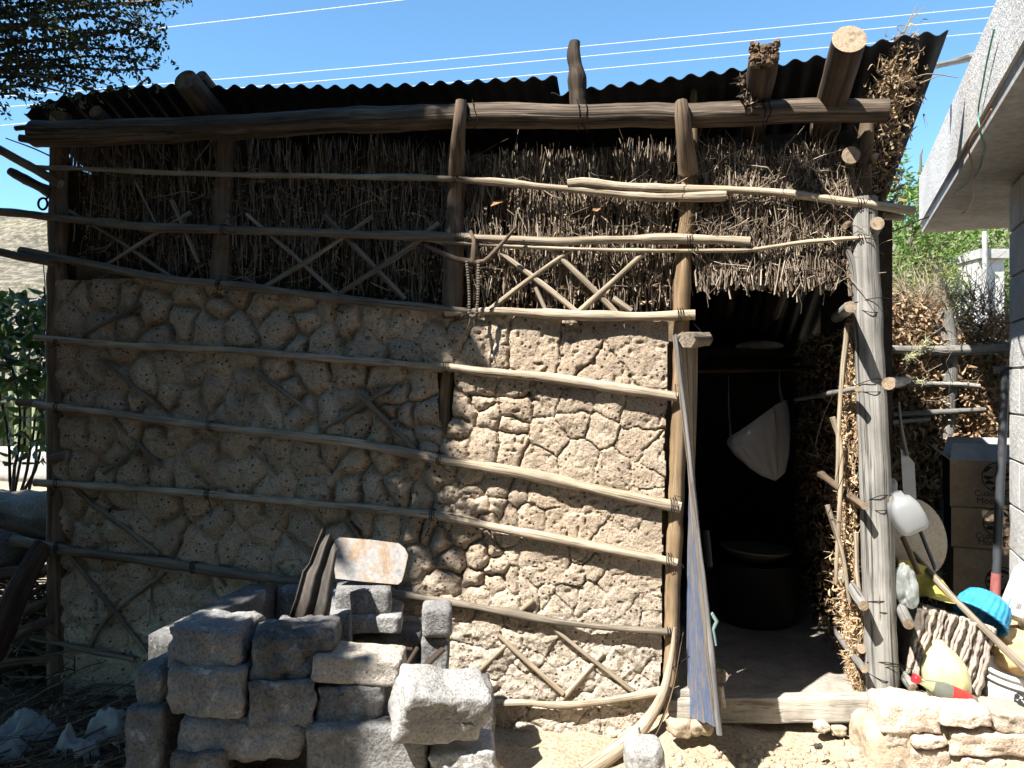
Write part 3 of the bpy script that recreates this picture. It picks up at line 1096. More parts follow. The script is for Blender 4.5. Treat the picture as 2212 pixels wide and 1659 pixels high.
rafter(1835, 84, 2.70, 36, 2.2, M['log'], M['cut'], 24, 0.04)
rafter(1650, 126, 2.86, 32, 2.1, M['log'], M['rot'], 20, 0.10)
rafter(400, 172, 3.36, 30, 2.0, M['log'], M['rot'], 18, 0.12)
rafter(434, 164, 3.50, 14, 1.9, M['log'], M['rot'], 12)
rafter(206, 240, 3.52, 15, 1.9, M['log'], M['rot'], 12)
rafter(770, 207, 3.46, 15, 1.9, M['log'], M['rot'], 12)
wstick('broken_plank', [(1252, 262), (1250, 212), (1247, 160), (1241, 118), (1243, 90)], 20, 9, M['log'], HUT, off=0.05, n=9, wob=0.0, knots=0.45, flat=0.9, step=0.01)
# crumbled wood in the rotten rafter end
rc = at(1650, 122, 2.845)
vv = [rc + U * random.uniform(-.045, .045) + Z * random.uniform(-.04, .035) - RD * random.uniform(0, .02) for _ in range(90)]
mb = MB()
for k, c in enumerate(vv):
    q, f = round_box((.016, .014, .02), .003, 1)
    mb.add(q @ rot(random.random() * 3, random.random() * 3, random.random() * 3).T + c, f)
o = mb.build('crumbled_wood', M['rot'], HUT, smooth=False)
o['kind'] = 'stuff'

# ---- corrugated roof sheets
PITCH = math.tan(math.radians(23.0))


def roof_sheet(front, off, lift, depth=2.35, lam=0.077, amp=0.0095, seed=0):
    fr = np.array([uz(wp(x, y, off)) for x, y in front])
    n = int((fr[-1, 0] - fr[0, 0]) / lam * 10)
    ss = np.linspace(fr[0, 0], fr[-1, 0], n)
    tt = np.concatenate([np.linspace(0, 0.3, 6), np.linspace(0.5, depth, 6)])
    V = []
    for t in tt:
        zf = np.interp(ss, fr[:, 0], fr[:, 1]) + lift
        k = np.clip(t / 0.8, 0, 1)
        zf = zf * (1 - k) + (np.mean(fr[:, 1]) + lift) * k
        zz = zf - PITCH * t + amp * np.sin(2 * math.pi * ss / lam) + 0.006 * fbm2(ss * 3, np.full(n, t * 2), 70 + seed, 2)
        edge = 0.012 * fbm2(ss * 4, np.full(n, 0.5), 80 + seed, 3) if t == 0 else 0
        for s_, z_, e_ in zip(ss, zz, np.broadcast_to(edge, (n,))):
            V.append(hut(s_, -off + t + e_, z_))
    ids = np.arange(len(tt) * n).reshape(len(tt), n)
    q = np.stack([ids[:-1, :-1], ids[:-1, 1:], ids[1:, 1:], ids[1:, :-1]], -1).reshape(-1, 4)
    o = link_mesh('roof_sheet', np.array(V), q.tolist(), M['tin'], HUT)
    md = o.modifiers.new('thick', 'SOLIDIFY'); md.thickness = 0.003; md.offset = 0
    return o


roof_sheet([(50, 244), (89, 224), (137, 211), (205, 198), (274, 187), (363, 182), (469, 189), (560, 185), (800, 188)], 0.045, 0.0, seed=1)
roof_sheet([(735, 187), (950, 179), (1203, 165)], 0.05, 0.0, seed=2)
roof_sheet([(1190, 205), (1310, 187), (1481, 165), (1600, 150), (1688, 138), (1788, 121), (1873, 97), (1983, 74), (2050, 68)], 0.045, 0.0, seed=3)

# ---- interior shell: floor, back and side walls
def slab(name, u0, u1, d0, d1_, z0, z1, mat, parent=HUT):
    c = hut((u0 + u1) / 2, (d0 + d1_) / 2, (z0 + z1) / 2)
    V, f = box_v(c, U * (u1 - u0) / 2, D * (d1_ - d0) / 2, Z * (z1 - z0) / 2)
    return link_mesh(name, V, f, mat, parent, smooth=False)


FLOOR_Z = 0.30
M['floor'] = rough_mat('trodden_floor', [(0.26, 0.225, 0.185), (0.36, 0.32, 0.27), (0.43, 0.39, 0.33)], 7, bump_scale=60, bump_s=0.6, fine=160)
# uneven earth floor
fu = np.linspace(uJ - 1.3, uP + 0.06, 60); fd = np.linspace(0.0, 2.2, 60)
FU, FD = np.meshgrid(fu, fd)
FZ = FLOOR_Z + 0.012 * fbm2(FU * 6, FD * 6, 91, 4) - 0.01
V = np.array([hut(a, b, c) for a, b, c in zip(FU.ravel(), FD.ravel(), FZ.ravel())])
ids = np.arange(FU.size).reshape(FU.shape)
link_mesh('earth_floor', V, np.stack([ids[:-1, :-1], ids[:-1, 1:], ids[1:, 1:], ids[1:, :-1]], -1).reshape(-1, 4).tolist(), M['floor'], HUT)
slab('back_wall', uL, uP + 0.10, 2.2, 2.3, 0.0, 1.80, M['jet'])
slab('side_wall', uL - 0.02, uL + 0.06, 0.14, 2.19, 0.0, 1.74, M['jet'])
slab('side_wall', uP + 0.02, uP + 0.08, 0.06, 2.19, 0.0, 1.76, M['jet'])
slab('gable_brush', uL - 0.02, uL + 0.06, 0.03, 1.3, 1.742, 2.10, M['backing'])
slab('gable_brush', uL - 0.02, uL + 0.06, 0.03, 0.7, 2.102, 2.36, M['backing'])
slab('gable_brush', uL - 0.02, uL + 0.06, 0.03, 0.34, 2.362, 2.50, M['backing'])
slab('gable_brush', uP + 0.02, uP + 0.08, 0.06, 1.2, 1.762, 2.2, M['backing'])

# ---- dark backing panels behind the twigs, added to block light
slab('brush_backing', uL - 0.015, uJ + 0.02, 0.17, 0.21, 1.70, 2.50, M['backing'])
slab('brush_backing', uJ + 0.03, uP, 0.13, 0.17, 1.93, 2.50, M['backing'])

# ---- thatch of upright twigs
rs = np.random.default_rng(77)


def twig_rows(n, xlo, xhi, ybot, ytop_min, length, lean, off, rad, seed, botfn=None):
    S = []; Dr = []; L = []; R = []
    for _ in range(n):
        x = rs.uniform(xlo, xhi)
        y = ybot(x) if callable(ybot) else rs.uniform(*ybot)
        p = wp(x, y, rs.uniform(*off))
        l = rs.uniform(*length)
        ytop = y - l * F / p[1]
        yt = ytop_min(x) + rs.normal(0, 12)
        if ytop < yt:
            l = (y - yt) * p[1] / F
            if l < 0.03:
                continue
        le = rs.normal(0, lean)
        S.append(p); Dr.append(Z + U * le + D * rs.normal(0, 0.05)); L.append(l); R.append(rs.uniform(*rad))
    return twig_cloud(np.array(S), np.array(Dr), np.array(L), np.array(R), 0.05, 3, 4, seed)


def r3y(x):
    return np.interp(x, [p[0] for p in R3], [p[1] for p in R3])


def top_band(x):
    return np.interp(x, [100, 700, 1000, 1030, 1300, 1480], [300, 300, 318, 345, 322, 318]) + 10 * math.sin(x * 0.021)


mb = MB()
V, Fs, rn = twig_rows(3000, 145, 1452, lambda x: r3y(x) - rs.uniform(0, 330) ** 1.0, top_band, (0.10, 0.26), 0.10, (-0.15, -0.015), (0.0014, 0.0036), 1)
mb.add(V, Fs, rnd=rn)
V, Fs, rn = twig_rows(1500, 1010, 1452, lambda x: r3y(x) - rs.uniform(0, 320), top_band, (0.07, 0.2), 0.14, (-0.09, 0.0), (0.0014, 0.0040), 2)
mb.add(V, Fs, rnd=rn)
# loose crossing twigs
N = 420
S = np.array([wp(rs.uniform(180, 1450), rs.uniform(340, 630), rs.uniform(-0.02, 0.015)) for _ in range(N)])
Dr = np.array([U * rs.normal(0, 1) + Z * rs.normal(0, 0.8) for _ in range(N)])
V, Fs, rn = twig_cloud(S, Dr, rs.uniform(0.05, 0.22, N), rs.uniform(0.001, 0.0024, N), 0.2, 4, 4, 3)
mb.add(V, Fs, rnd=rn)
o = mb.build('brush_twigs', M['twig'], HUT, smooth=False); o['kind'] = 'stuff'
# lintel brush over the doorway
mb = MB()


def lint_top(x):
    return np.interp(x, [1500, 1540, 1600, 1700, 1790, 1850], [345, 315, 322, 330, 300, 330])


V, Fs, rn = twig_rows(2100, 1502, 1850, lambda x: rs.uniform(400, 612 + 14 * math.sin(x * 0.03) - (40 if x > 1800 else 0)), lint_top, (0.08, 0.28), 0.15, (-0.10, 0.012), (0.0014, 0.0038), 5)
mb.add(V, Fs, rnd=rn)
V, Fs, rn = twig_rows(700, 1505, 1815, lambda x: 612 + rs.normal(0, 12), lint_top, (0.08, 0.2), 0.2, (-0.05, 0.02), (0.0018, 0.004), 6)
mb.add(V, Fs, rnd=rn)
N = 520
S = np.array([wp(rs.uniform(1510, 1850), rs.uniform(330, 600), rs.uniform(-0.01, 0.03)) for _ in range(N)])
Dr = np.array([U * rs.normal(0, 0.8) + Z * rs.normal(0.2, 0.9) for _ in range(N)])
V, Fs, rn = twig_cloud(S, Dr, rs.uniform(0.05, 0.2, N), rs.uniform(0.001, 0.0024, N), 0.25, 4, 4, 7)
mb.add(V, Fs, rnd=rn)
o = mb.build('lintel_twigs', M['twig'], HUT, smooth=False); o['kind'] = 'stuff'
# crumbs of dry leaf caught in the brush
N = 4200
cs = []
for _ in range(N):
    x = rs.uniform(170, 1850)
    y = rs.uniform(360, 660) if x < 1450 else rs.uniform(330, 590)
    if x < 1450 and y > r3y(x) - 8:
        continue
    cs.append(wp(x, y, rs.uniform(-0.05, 0.012)))
V, Fs, rn = flake_cloud(np.array(cs), 0.018, 0.006, 1.6, 9)
o = MB().add(V, Fs, rnd=rn).build('leaf_crumbs', M['litter'], HUT, smooth=False); o['kind'] = 'stuff'

# ---- straw and leaves packed into the inner face of the door side wall
cs = []; S = []; Dr = []
for _ in range(7500):
    z = rs.uniform(0.30, 1.95)
    y = CY + (1.5 - z) * F / 3.1
    dmax = np.interp(y, [560, 700, 900, 1050, 1250, 1450], [0.05, 0.22, 0.42, 0.55, 0.50, 0.30])
    d_ = rs.uniform(0.02, dmax)
    bul = np.interp(y, [560, 800, 1000, 1300, 1480], [0.01, 0.03, 0.06, 0.05, 0.01])
    p = hut(uP - 0.0 - rs.uniform(0, 0.035) - bul * math.exp(-((d_ - 0.1) / 0.15) ** 2), d_, z)
    cs.append(p)
    if rs.uniform() < 0.12:
        S.append(p); Dr.append(Z + D * rs.normal(0, .22) + U * rs.normal(0.03, .05))
for _ in range(2600):
    cs.append(hut(uP + 0.0 - rs.uniform(0, .04), rs.uniform(0.3, 1.7), rs.uniform(.3, 1.75)))
V, Fs, rn = flake_cloud(np.array(cs), 0.036, 0.009, 1.2, 12)
mb = MB().add(V, Fs, rnd=rn)
V, Fs, rn = twig_cloud(np.array(S), np.array(Dr), rs.uniform(.05, .14, len(S)), rs.uniform(.0015, .004, len(S)), .1, 3, 4, 13)
mb.add(V, Fs, rnd=rn)
o = mb.build('straw_packing', M['straw'], HUT, smooth=False); o['kind'] = 'stuff'
for k, pts in enumerate([[(1832, 700), (1815, 880), (1808, 1040)], [(1800, 900), (1818, 980), (1810, 1160), (1806, 1260)], [(1790, 1090), (1822, 1200), (1838, 1300)], [(1848, 1150), (1852, 1250), (1866, 1330)], [(1838, 540), (1842, 610), (1850, 640)], [(1846, 530), (1852, 600), (1857, 650)], [(1832, 535), (1832, 580), (1838, 640)]]):
    wstick('binding_stick', pts, 6, 4, M['rail'], HUT, off=-0.02 if k < 3 else 0.0, n=7)

# ---- pole stubs tied to the gate post
def peg(p0, p1, r0, r1, mat='rail', name='stub_log'):
    return stick(name, [np.array(p0), (np.array(p0) + np.array(p1)) / 2, np.array(p1)], [r0, (r0 + r1) / 2, r1], M[mat], HUT, step=0.02, n=12, wob=0.004, knots=0.12, cutmat=M['cut'])


peg(at(1838, 663, 2.86), at(1806, 686, 3.45), 0.021, 0.024, 'greypost')
peg(at(1853, 840, 2.93), at(1720, 862, 3.75), 0.012, 0.010, 'greypost')
peg(at(1868, 1094, 2.92), at(1774, 1026, 3.45), 0.013, 0.017, 'darkpost')
peg(at(1866, 1310, 2.90), at(1822, 1242, 3.20), 0.020, 0.020, 'greypost')
peg(at(1868, 1446, 2.92), at(1800, 1360, 3.60), 0.014, 0.012, 'greypost')
peg(at(1862, 1402, 3.02), at(1850, 1384, 3.25), 0.018, 0.02, 'rail')
peg(at(1838, 335, 2.95), at(1832, 375, 3.30), 0.028, 0.026, 'jamb')
peg(at(1892, 336, 2.95), at(1868, 380, 3.40), 0.011, 0.012, 'jamb')
peg(at(1895, 482, 2.93), at(1870, 540, 3.3), 0.023, 0.022, 'greypost')
peg(at(1908, 466, 3.0), at(1950, 470, 3.0), 0.014, 0.013, 'rail')
peg(at(1824, 490, 3.0), at(1852, 470, 3.1), 0.012, 0.010, 'darkpost')
peg(at(1920, 828, 2.95), at(1960, 822, 3.9), 0.024, 0.02, 'greypost')
peg(at(1936, 1082, 2.95), at(1926, 1074, 3.5), 0.022, 0.022, 'greypost')
peg(at(1964, 1348, 2.88), at(1942, 1305, 3.05), 0.021, 0.022, 'greypost')
peg(at(1972, 1488, 2.9), at(1932, 1430, 3.15), 0.018, 0.02, 'greypost')


def wire(pts, r=0.0016, name='wire_tie', parent=HUT, mat=None, label=None, cat=None):
    p, rr = spline(pts, [r] * len(pts), 0.01)
    V, Fs, WC, ns = tube(p, rr, 5, 0.004, 0, nseed())
    return MB().add(V, Fs, WC).build(name, mat or M['wire'], parent)


for (a, b, dy) in [((1840, 655), (1960, 655), -12), ((1846, 665), (1920, 672), 6), ((1850, 832), (1925, 820), -6), ((1852, 846), (1925, 846), 0), ((1862, 1086), (1940, 1070), -8), ((1872, 1100), (1938, 1098), 4),
                   ((1862, 1300), (1945, 1304), -4), ((1875, 1322), (1945, 1326), 0), ((1872, 1430), (1960, 1440), -4), ((1872, 1452), (1950, 1470), 10), ((1828, 1010), (1790, 1110), 0), ((1880, 1448), (1975, 1446), -6)]:
    wire([wp(a[0], a[1], 0.02), wp((a[0] + b[0]) / 2, (a[1] + b[1]) / 2 + dy, 0.062), wp(b[0], b[1], 0.0)])
wire([at(1800, 850, 2.98), at(1778, 900, 2.98), at(1762, 960, 2.98), at(1768, 985, 2.98), at(1745, 978, 2.98)], 0.0012)
wire([at(1500, 700, 3.0), at(1512, 712, 3.0), at(1520, 726, 2.98), at(1508, 738, 2.98), at(1492, 728, 3.0)], 0.0012)
wire([wp(1444, 1450, 0.02), wp(1470, 1432, 0.05), wp(1490, 1418, 0.06)], 0.0022)
# wires crossing beam
for x in (1005, 1020, 1648, 1660, 1245, 1262):
    wire([wp(x, 214, 0.12), wp(x + 6, 240, 0.128), wp(x + random.uniform(-14, 14), 262, 0.125), wp(x + random.uniform(-18, 18), 286, 0.09)], 0.0022)
# eyelet ring hanging from a stub
rc = wp(92, 441, 0.02)
pts = [wp(106, 418, 0.02), wp(101, 428, 0.02)] + [rc + U * 0.024 * math.cos(a) + Z * 0.026 * math.sin(a) for a in np.linspace(0.9, 0.9 - 2 * math.pi, 22)]
wire(pts, 0.0055, 'eye_ring')

# ---- door sill plank and step
M['plank'] = wood_mat('bleached_plank', [(0.30, 0.27, 0.225), (0.42, 0.38, 0.32), (0.49, 0.45, 0.385)], (5, 90, 90), crack=0.4, bump_s=0.5)


def plank(name, a, b, h, thick, mat, parent, top=0.0, seed=0):
    """board standing on edge between wall points a and b (their lower edge)"""
    a = np.asarray(a); b = np.asarray(b)
    x = b - a; L = np.linalg.norm(x); x = x / L
    V, f = round_box((L, thick, h), 0.006, 10, 0.006, 20, seed)
    wc = V.copy()
    yv = np.cross(Z, x)
    W = (a + b) / 2 + V[:, :1] * x + V[:, 1:2] * yv + (V[:, 2:] + h / 2) * Z
    return MB().add(W, f, wc).build(name, mat, parent)


plank('door_sill', wp(1444, 1557, 0.04), wp(1912, 1556, 0.06), 0.098, 0.06, M['plank'], HUT, seed=3)
plank('sill_packing', wp(1455, 1502, 0.03), wp(1545, 1500, 0.04), 0.03, 0.05, M['plank'], HUT, seed=4)

# ---- door: boards with worn blue paint, leaning open
def door_mat():
    m, nt, b = new_mat('worn_blue_paint')
    v = coords(nt, True)
    mp = nt.nodes.new('ShaderNodeMapping'); mp.inputs['Scale'].default_value = (40, 40, 3)
    nt.links.new(v, mp.inputs[0])
    f = noise(nt, mp.outputs[0], 1.0, 6, 0.65, 0.4)
    wood = ramp(nt, f, [(0.3, (0.14, 0.12, 0.10)), (0.7, (0.34, 0.31, 0.27))])
    f2 = noise(nt, v, 9, 6, 0.75)
    fm = ramp(nt, f2, [(0.46, (1,) * 3), (0.54, (0,) * 3)])
    f3 = noise(nt, mp.outputs[0], 2.0, 4, 0.7)
    fm2 = ramp(nt, f3, [(0.40, (0,) * 3), (0.47, (1,) * 3)])
    k = mix(nt, 1.0, fm, fm2, 'MULTIPLY')
    blue = ramp(nt, f2, [(0.3, (0.035, 0.065, 0.155)), (0.7, (0.085, 0.135, 0.25))])
    inv = nt.nodes.new('ShaderNodeInvert'); nt.links.new(fm, inv.inputs[1])
    c = mix(nt, fm2, wood, blue)
    c = mix(nt, mix(nt, 1.0, fm, (0.45, 0.45, 0.45), 'MULTIPLY'), c, wood)
    nt.links.new(c, b.inputs['Base Color'])
    b.inputs['Roughness'].default_value = 0.7
    bump(nt, b, f, 0.5, 0.004)
    return m


M['blue'] = door_mat()
M['doorwood'] = wood_mat('bare_door_wood', [(0.19, 0.15, 0.11), (0.29, 0.235, 0.175), (0.36, 0.30, 0.23)], (50, 50, 2.5), crack=0.5)
HT, HB = at(1497, 716, 3.17), at(1478, 1545, 3.17)
FT, FB = at(1450, 722, 2.74), at(1550, 1588, 2.69)
DOOR = None


def door_pt(a, b, t):
    """a 0 hinge..1 free edge, b 0 top..1 bottom, t thickness offset"""
    p = (HT * (1 - a) + FT * a) * (1 - b) + (HB * (1 - a) + FB * a) * b
    return p + np.array([t, 0, 0]) - Z * 0


edges = [0.0, 0.34, 0.63, 0.93]
mb0 = None
DO = MB()
first = None
for k in range(3):
    a0, a1 = edges[k] + 0.004, edges[k + 1] - 0.004
    V = []; WC = []
    nb = 20
    for side in (0, 1):
        for i in range(nb + 1):
            b = i / nb
            b_ = 0.004 + b * 0.992 * (1 - 0.006 * k)
            for a in np.linspace(a0, a1, 4):
                V.append(door_pt(a, b_, (0.0 if side == 0 else 0.02) + 0.003 * math.sin(9 * b + k * 2)))
                WC.append((a * 0.37 + k * 3, side * 0.05, b * 1.4))
    Fs = []
    n4 = 4; half = (nb + 1) * 4
    for i in range(nb):
        for j in range(3):
            q = [i * 4 + j, i * 4 + j + 1, (i + 1) * 4 + j + 1, (i + 1) * 4 + j]
            Fs.append(q); Fs.append([x + half for x in q[::-1]])
        for j in (0, 3):
            q = [i * 4 + j, (i + 1) * 4 + j, (i + 1) * 4 + j + half, i * 4 + j + half]
            Fs.append(q)
    for i in (0, nb):
        for j in range(3):
            Fs.append([i * 4 + j, i * 4 + j + 1, i * 4 + j + 1 + half, i * 4 + j + half])
    mb = MB().add(np.array(V), Fs, np.array(WC))
    # outer (left) face blue, the rest bare wood
    mi = []
    for q in Fs:
        mi.append(0 if all(x < half for x in q) else 1)
    mb.mi = mi
    o = mb.build('door' if first is None else 'board', [M['blue'], M['doorwood']], HUT if first is None else first, smooth=False)
    if first is None:
        first = o
        o['label'] = 'narrow plank door with worn blue paint leaning open'
DOOR = first
stick('stile', [door_pt(0.95, 0.0, 0.012), door_pt(0.96, 0.5, 0.014), door_pt(0.97, 1.0, 0.012)], [0.006, 0.009, 0.015], wood_mat('grey_board_edge', [(0.09, 0.09, 0.095), (0.17, 0.165, 0.165), (0.24, 0.23, 0.215)], (50, 50, 3), crack=0.5), DOOR, n=7, wob=0.003, knots=0.3, flat=0.7)
stick('ledge', [door_pt(0.0, 0.02, 0.05), door_pt(0.98, 0.015, 0.05)], [0.03, 0.03], M['doorwood'], DOOR, n=6, wob=0.0, knots=0.1)
stick('ledge', [door_pt(0.02, 0.86, 0.045), door_pt(0.9, 0.86, 0.045)], [0.024, 0.024], M['doorwood'], DOOR, n=6, wob=0.0, knots=0.1)
stick('rubber_hinge', [door_pt(0.80, 0.50, 0.045), door_pt(0.8, 0.59, 0.045)], [0.012, 0.013], M['tin'], DOOR, n=8, wob=0.0)
stick('rope_tie', [door_pt(0.97, 0.70, 0.03), door_pt(0.97, 0.72, 0.045), door_pt(0.97, 0.74, 0.03), door_pt(0.97, 0.78, 0.033)], [0.005, 0.006, 0.005, 0.004], flat_mat('faded_green_rope', (0.20, 0.30, 0.28), 0.9), DOOR, n=6, knots=0.3)
stick('toggle', [at(1556, 1482, 2.98), at(1562, 1528, 2.98)], [0.011, 0.012], M['plank'], DOOR, n=8, wob=0, knots=0.1)

# ---- dead leaf bundle stuffed under the roof corner
cs = []
for _ in range(430):
    t = rs.uniform(0, 1)
    x = np.interp(t, [0, .35, .7, 1], [1968, 1915, 1945, 1940]) + rs.normal(0, 20)
    y = np.interp(t, [0, .35, .7, 1], [90, 180, 170, 290]) + rs.normal(0, 24)
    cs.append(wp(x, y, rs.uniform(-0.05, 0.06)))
for _ in range(420):
    cs.append(wp(rs.uniform(1870, 1950), rs.uniform(180, 460), rs.uniform(-0.2, -0.03)))
V, Fs, rn = flake_cloud(np.array(cs), 0.028, 0.009, 2.2, 21)
mb = MB().add(V, Fs, rnd=rn)
tw = [[(1900, 215), (1930, 140), (1955, 60), (1978, 8)], [(1935, 130), (1960, 55), (1998, 14)], [(1900, 205), (1950, 180), (2000, 160), (2070, 168)], [(1905, 190), (1880, 160)], [(1930, 200), (1985, 120), (1980, 90)], [(1985, 180), (2035, 160)]]
for k, t in enumerate(tw):
    p, r = spline([wp(x, y, 0.02) for x, y in t], np.linspace(0.004, 0.0012, len(t)), 0.02)
    V, Fs, WC, ns = tube(p, r, 5, 0.01, 0.2, 300 + k)
    mb.add(V, Fs, WC, rnd=0.45)
o = mb.build('dead_leaf_bundle', M['litter'], HUT, smooth=False); o['kind'] = 'stuff'
# rag of bark by the rotten rafter
cs = np.array([wp(1608 + rs.normal(0, 8) + (y - 170) * 0.25, y, 0.13) for y in rs.uniform(165, 235, 70)])
V, Fs, rn = flake_cloud(cs, 0.045, 0.012, 1.4, 23)
o = MB().add(V, Fs, rnd=rn).build('bark_rag', M['twig'], HUT, smooth=False); o['kind'] = 'stuff'
# ================================================================== TREES AND PLANTS
M['bark'] = wood_mat('tree_bark', [(0.07, 0.055, 0.042), (0.15, 0.12, 0.09), (0.22, 0.18, 0.14)], (25, 25, 4), crack=0.6, bump_s=1.0)
M['acacia'] = leaf_mat('small_tree_leaves', [(0.030, 0.042, 0.018), (0.05, 0.068, 0.03), (0.075, 0.095, 0.04), (0.12, 0.12, 0.05)], 0.6, 0.08)
rs = np.random.default_rng(404)
SHADE = thing('shade_tree', (-4.4, 0.7, 0.05), 'dark small-leaved tree with layered sprays reaching in over the roof corner', 'tree')
BK = -TRAVEL


def back(px, py, t, Y=None):
    p = wp(px, py) if Y is None else at(px, py, Y)
    return p + BK * t


# branch tips over the hut: each shades a patch of wall, roof edge or yard
shade_rows = [
    # y, x from, x to   (measured shade on the wall face)
    (150, -60, 1000), (215, -60, 1060), (280, -60, 1020), (340, -60, 965), (400, -60, 975), (460, -60, 985), (520, -60, 985), (580, -60, 985), (640, -60, 990),
    (700, -60, 975), (760, -60, 940), (820, -60, 900), (880, -60, 880), (940, -60, 835), (1000, -60, 795), (1060, -60, 780), (1120, -60, 775), (1180, -60, 770), (1240, -60, 765),
    (1300, -60, 755), (1360, -60, 745), (1420, -60, 720), (1480, -60, 700), (1560, -60, 680)]
clumps = []
for y, x0, x1 in shade_rows:
    x = x0 + rs.uniform(0, 40)
    while x < x1 - 12:
        if not ((185 < x < 430 and 1050 < y < 1215) or (x > 640 and y > 1290 and rs.uniform() < 0.0)):
            yy = y + rs.normal(0, 14)
            edge = x > x1 - 130
            if not (edge and rs.uniform() < 0.10):
                clumps.append(back(min(x + rs.normal(0, 12), x1 - 16), yy, rs.uniform(3.3, 5.4)))
        x += 62
# patches on the block pile in front of the wall
for y in range(1330, 1760, 52):
    for x in range(200, 720, 62):
        if (380 < x < 500 and 1340 < y < 1390) or (x > 600 and y < 1400):
            continue
        clumps.append(back(x + rs.normal(0, 14), y + rs.normal(0, 12), rs.uniform(3.4, 5.0), 2.36))
# unseen extra crown, added to block sky light around the hut
cm = np.mean(clumps, axis=0)
extra = []
while len(extra) < 900:
    q = np.array([rs.uniform(-7.5, -0.6), rs.uniform(-4.0, 3.4), 2.6 + 4.2 * rs.uniform() ** 0.8])
    if q[0] < -3.0: q[2] = 0.6 + 6.0 * rs.uniform()
    tt_ = (np.dot(W0, D) - np.dot(q, D)) / np.dot(TRAVEL, D)
    uu = uz(q + TRAVEL * tt_)[0]
    hp = q + TRAVEL * tt_
    hx_, hy_ = CX + F * hp[0] / hp[1], CY - F * (hp[2] - 1.5) / hp[1]
    if 140 < hx_ < 480 and 1000 < hy_ < 1280: continue
    if uu < -1.25 and q[0] / max(q[1], 0.1) < -0.85 and np.hypot((q[0] + 4.0) / 3.6, (q[1] + 0.3) / 3.7) < 1:
        extra.append(q)
over = 0
while over < 420:          # unseen boughs added above the frame to keep sky light off the wall
    q = np.array([rs.uniform(-3.4, 0.3), rs.uniform(0.2, 3.0), 0.0])
    q[2] = 1.5 + 0.5 * q[1] + 0.35 + rs.uniform(0, 1.0) ** 1.0 * 2.2
    tt_ = (np.dot(W0, D) - np.dot(q, D)) / np.dot(TRAVEL, D)
    hp = q + TRAVEL * tt_
    hx_, hy_ = CX + F * hp[0] / hp[1], CY - F * (hp[2] - 1.5) / hp[1]
    if (140 < hx_ < 480 and 1000 < hy_ < 1280) or hx_ > np.interp(hy_, [-900, 650, 1000, 1660], [800, 800, 620, 520]): continue
    over += 1
    extra.append(q)
clumps = np.array(clumps)
clumps = clumps[(clumps[:, 1] < 0.2) | (clumps[:, 0] / np.maximum(clumps[:, 1], 0.05) < -0.68)]
print('clumps', len(clumps))
LC = []; LD = []
for c in clumps:
    n = 58
    o = rs.normal(0, 1, (n, 3)); o /= np.linalg.norm(o, axis=1)[:, None]
    o *= (rs.uniform(0, 1, n) ** 0.5 * 0.115)[:, None]
    LC.append(c + o); LD.append(o + rs.normal(0, 0.06, (n, 3)))
V, Fs, rn = leaf_cloud(np.vstack(LC), np.vstack(LD), 0.062, 0.044, 31)
LC = []; LD = []
for c in extra:
    n = 26
    o = rs.normal(0, 1, (n, 3)); o /= np.linalg.norm(o, axis=1)[:, None]
    o *= (rs.uniform(0, 1, n) ** 0.5 * 0.28)[:, None]
    LC.append(c + o); LD.append(o + rs.normal(0, 0.1, (n, 3)))
V2, Fs2, rn2 = leaf_cloud(np.vstack(LC), np.vstack(LD), 0.15, 0.11, 32)
MB().add(V2, Fs2, rnd=rn2).build('crown', M['acacia'], SHADE, smooth=False)
MB().add(V, Fs, rnd=rn).build('crown', M['acacia'], SHADE, smooth=False)
# trunk and limbs
stick('trunk', [(-4.4, 0.7, 0.0), (-4.35, 0.75, 1.0), (-4.2, 0.85, 2.0), (-4.05, 1.0, 2.9)], [0.17, 0.14, 0.125, 0.11], M['bark'], SHADE, step=0.1, n=14, wob=0.06, knots=0.15)
sel = clumps[rs.permutation(len(clumps))[:26]]
root = np.array([-4.1, 0.95, 2.7])
for c in sel:
    mid = root * 0.5 + c * 0.5 + np.array([0, 0, 0.25])
    stick('limb', [root + rs.normal(0, .03, 3), mid, c], [0.05, 0.03, 0.008], M['bark'], SHADE, step=0.12, n=7, wob=0.1, knots=0.1)

# the sprays that hang into the picture, top left
LC = []; LD = []
sprays = [
    ([(-160, 60), (-20, 40), (120, 20), (250, 8), (350, 4), (402, -2)], 2.55), ([(-120, 30), (60, 10), (180, -2), (300, -20)], 2.5),
    ([(-160, 90), (0, 66), (110, 40), (215, 34), (300, 52), (345, 62)], 2.6), ([(-100, 60), (60, 54), (160, 70), (250, 66), (330, 28)], 2.6),
    ([(-160, 120), (0, 100), (110, 84), (210, 76), (260, 70), (335, 88)], 2.66), ([(-100, 130), (40, 112), (140, 104), (240, 105), (338, 100)], 2.66),
    ([(-120, 150), (0, 132), (110, 128), (200, 122), (280, 128), (322, 122)], 2.7), ([(-60, 150), (60, 145), (150, 142), (230, 150), (300, 150), (340, 146)], 2.7),
    ([(-100, 180), (0, 168), (90, 160), (170, 168), (220, 180), (240, 190)], 2.75), ([(-80, 150), (60, 160), (150, 178), (200, 196)], 2.72),
    ([(-80, 200), (10, 190), (70, 184), (130, 196), (165, 206)], 2.78), ([(-80, 215), (0, 206), (40, 206), (100, 222)], 2.8), ([(-60, 225), (-10, 225), (14, 238)], 2.8),
    ([(-100, 8), (0, 2), (100, -10), (180, -30)], 2.5), ([(-100, 80), (30, 88), (100, 92), (180, 100)], 2.62), ([(-80, 20), (40, 30), (120, 52)], 2.55), ([(-60, 110), (40, 124), (110, 150)], 2.68),
]
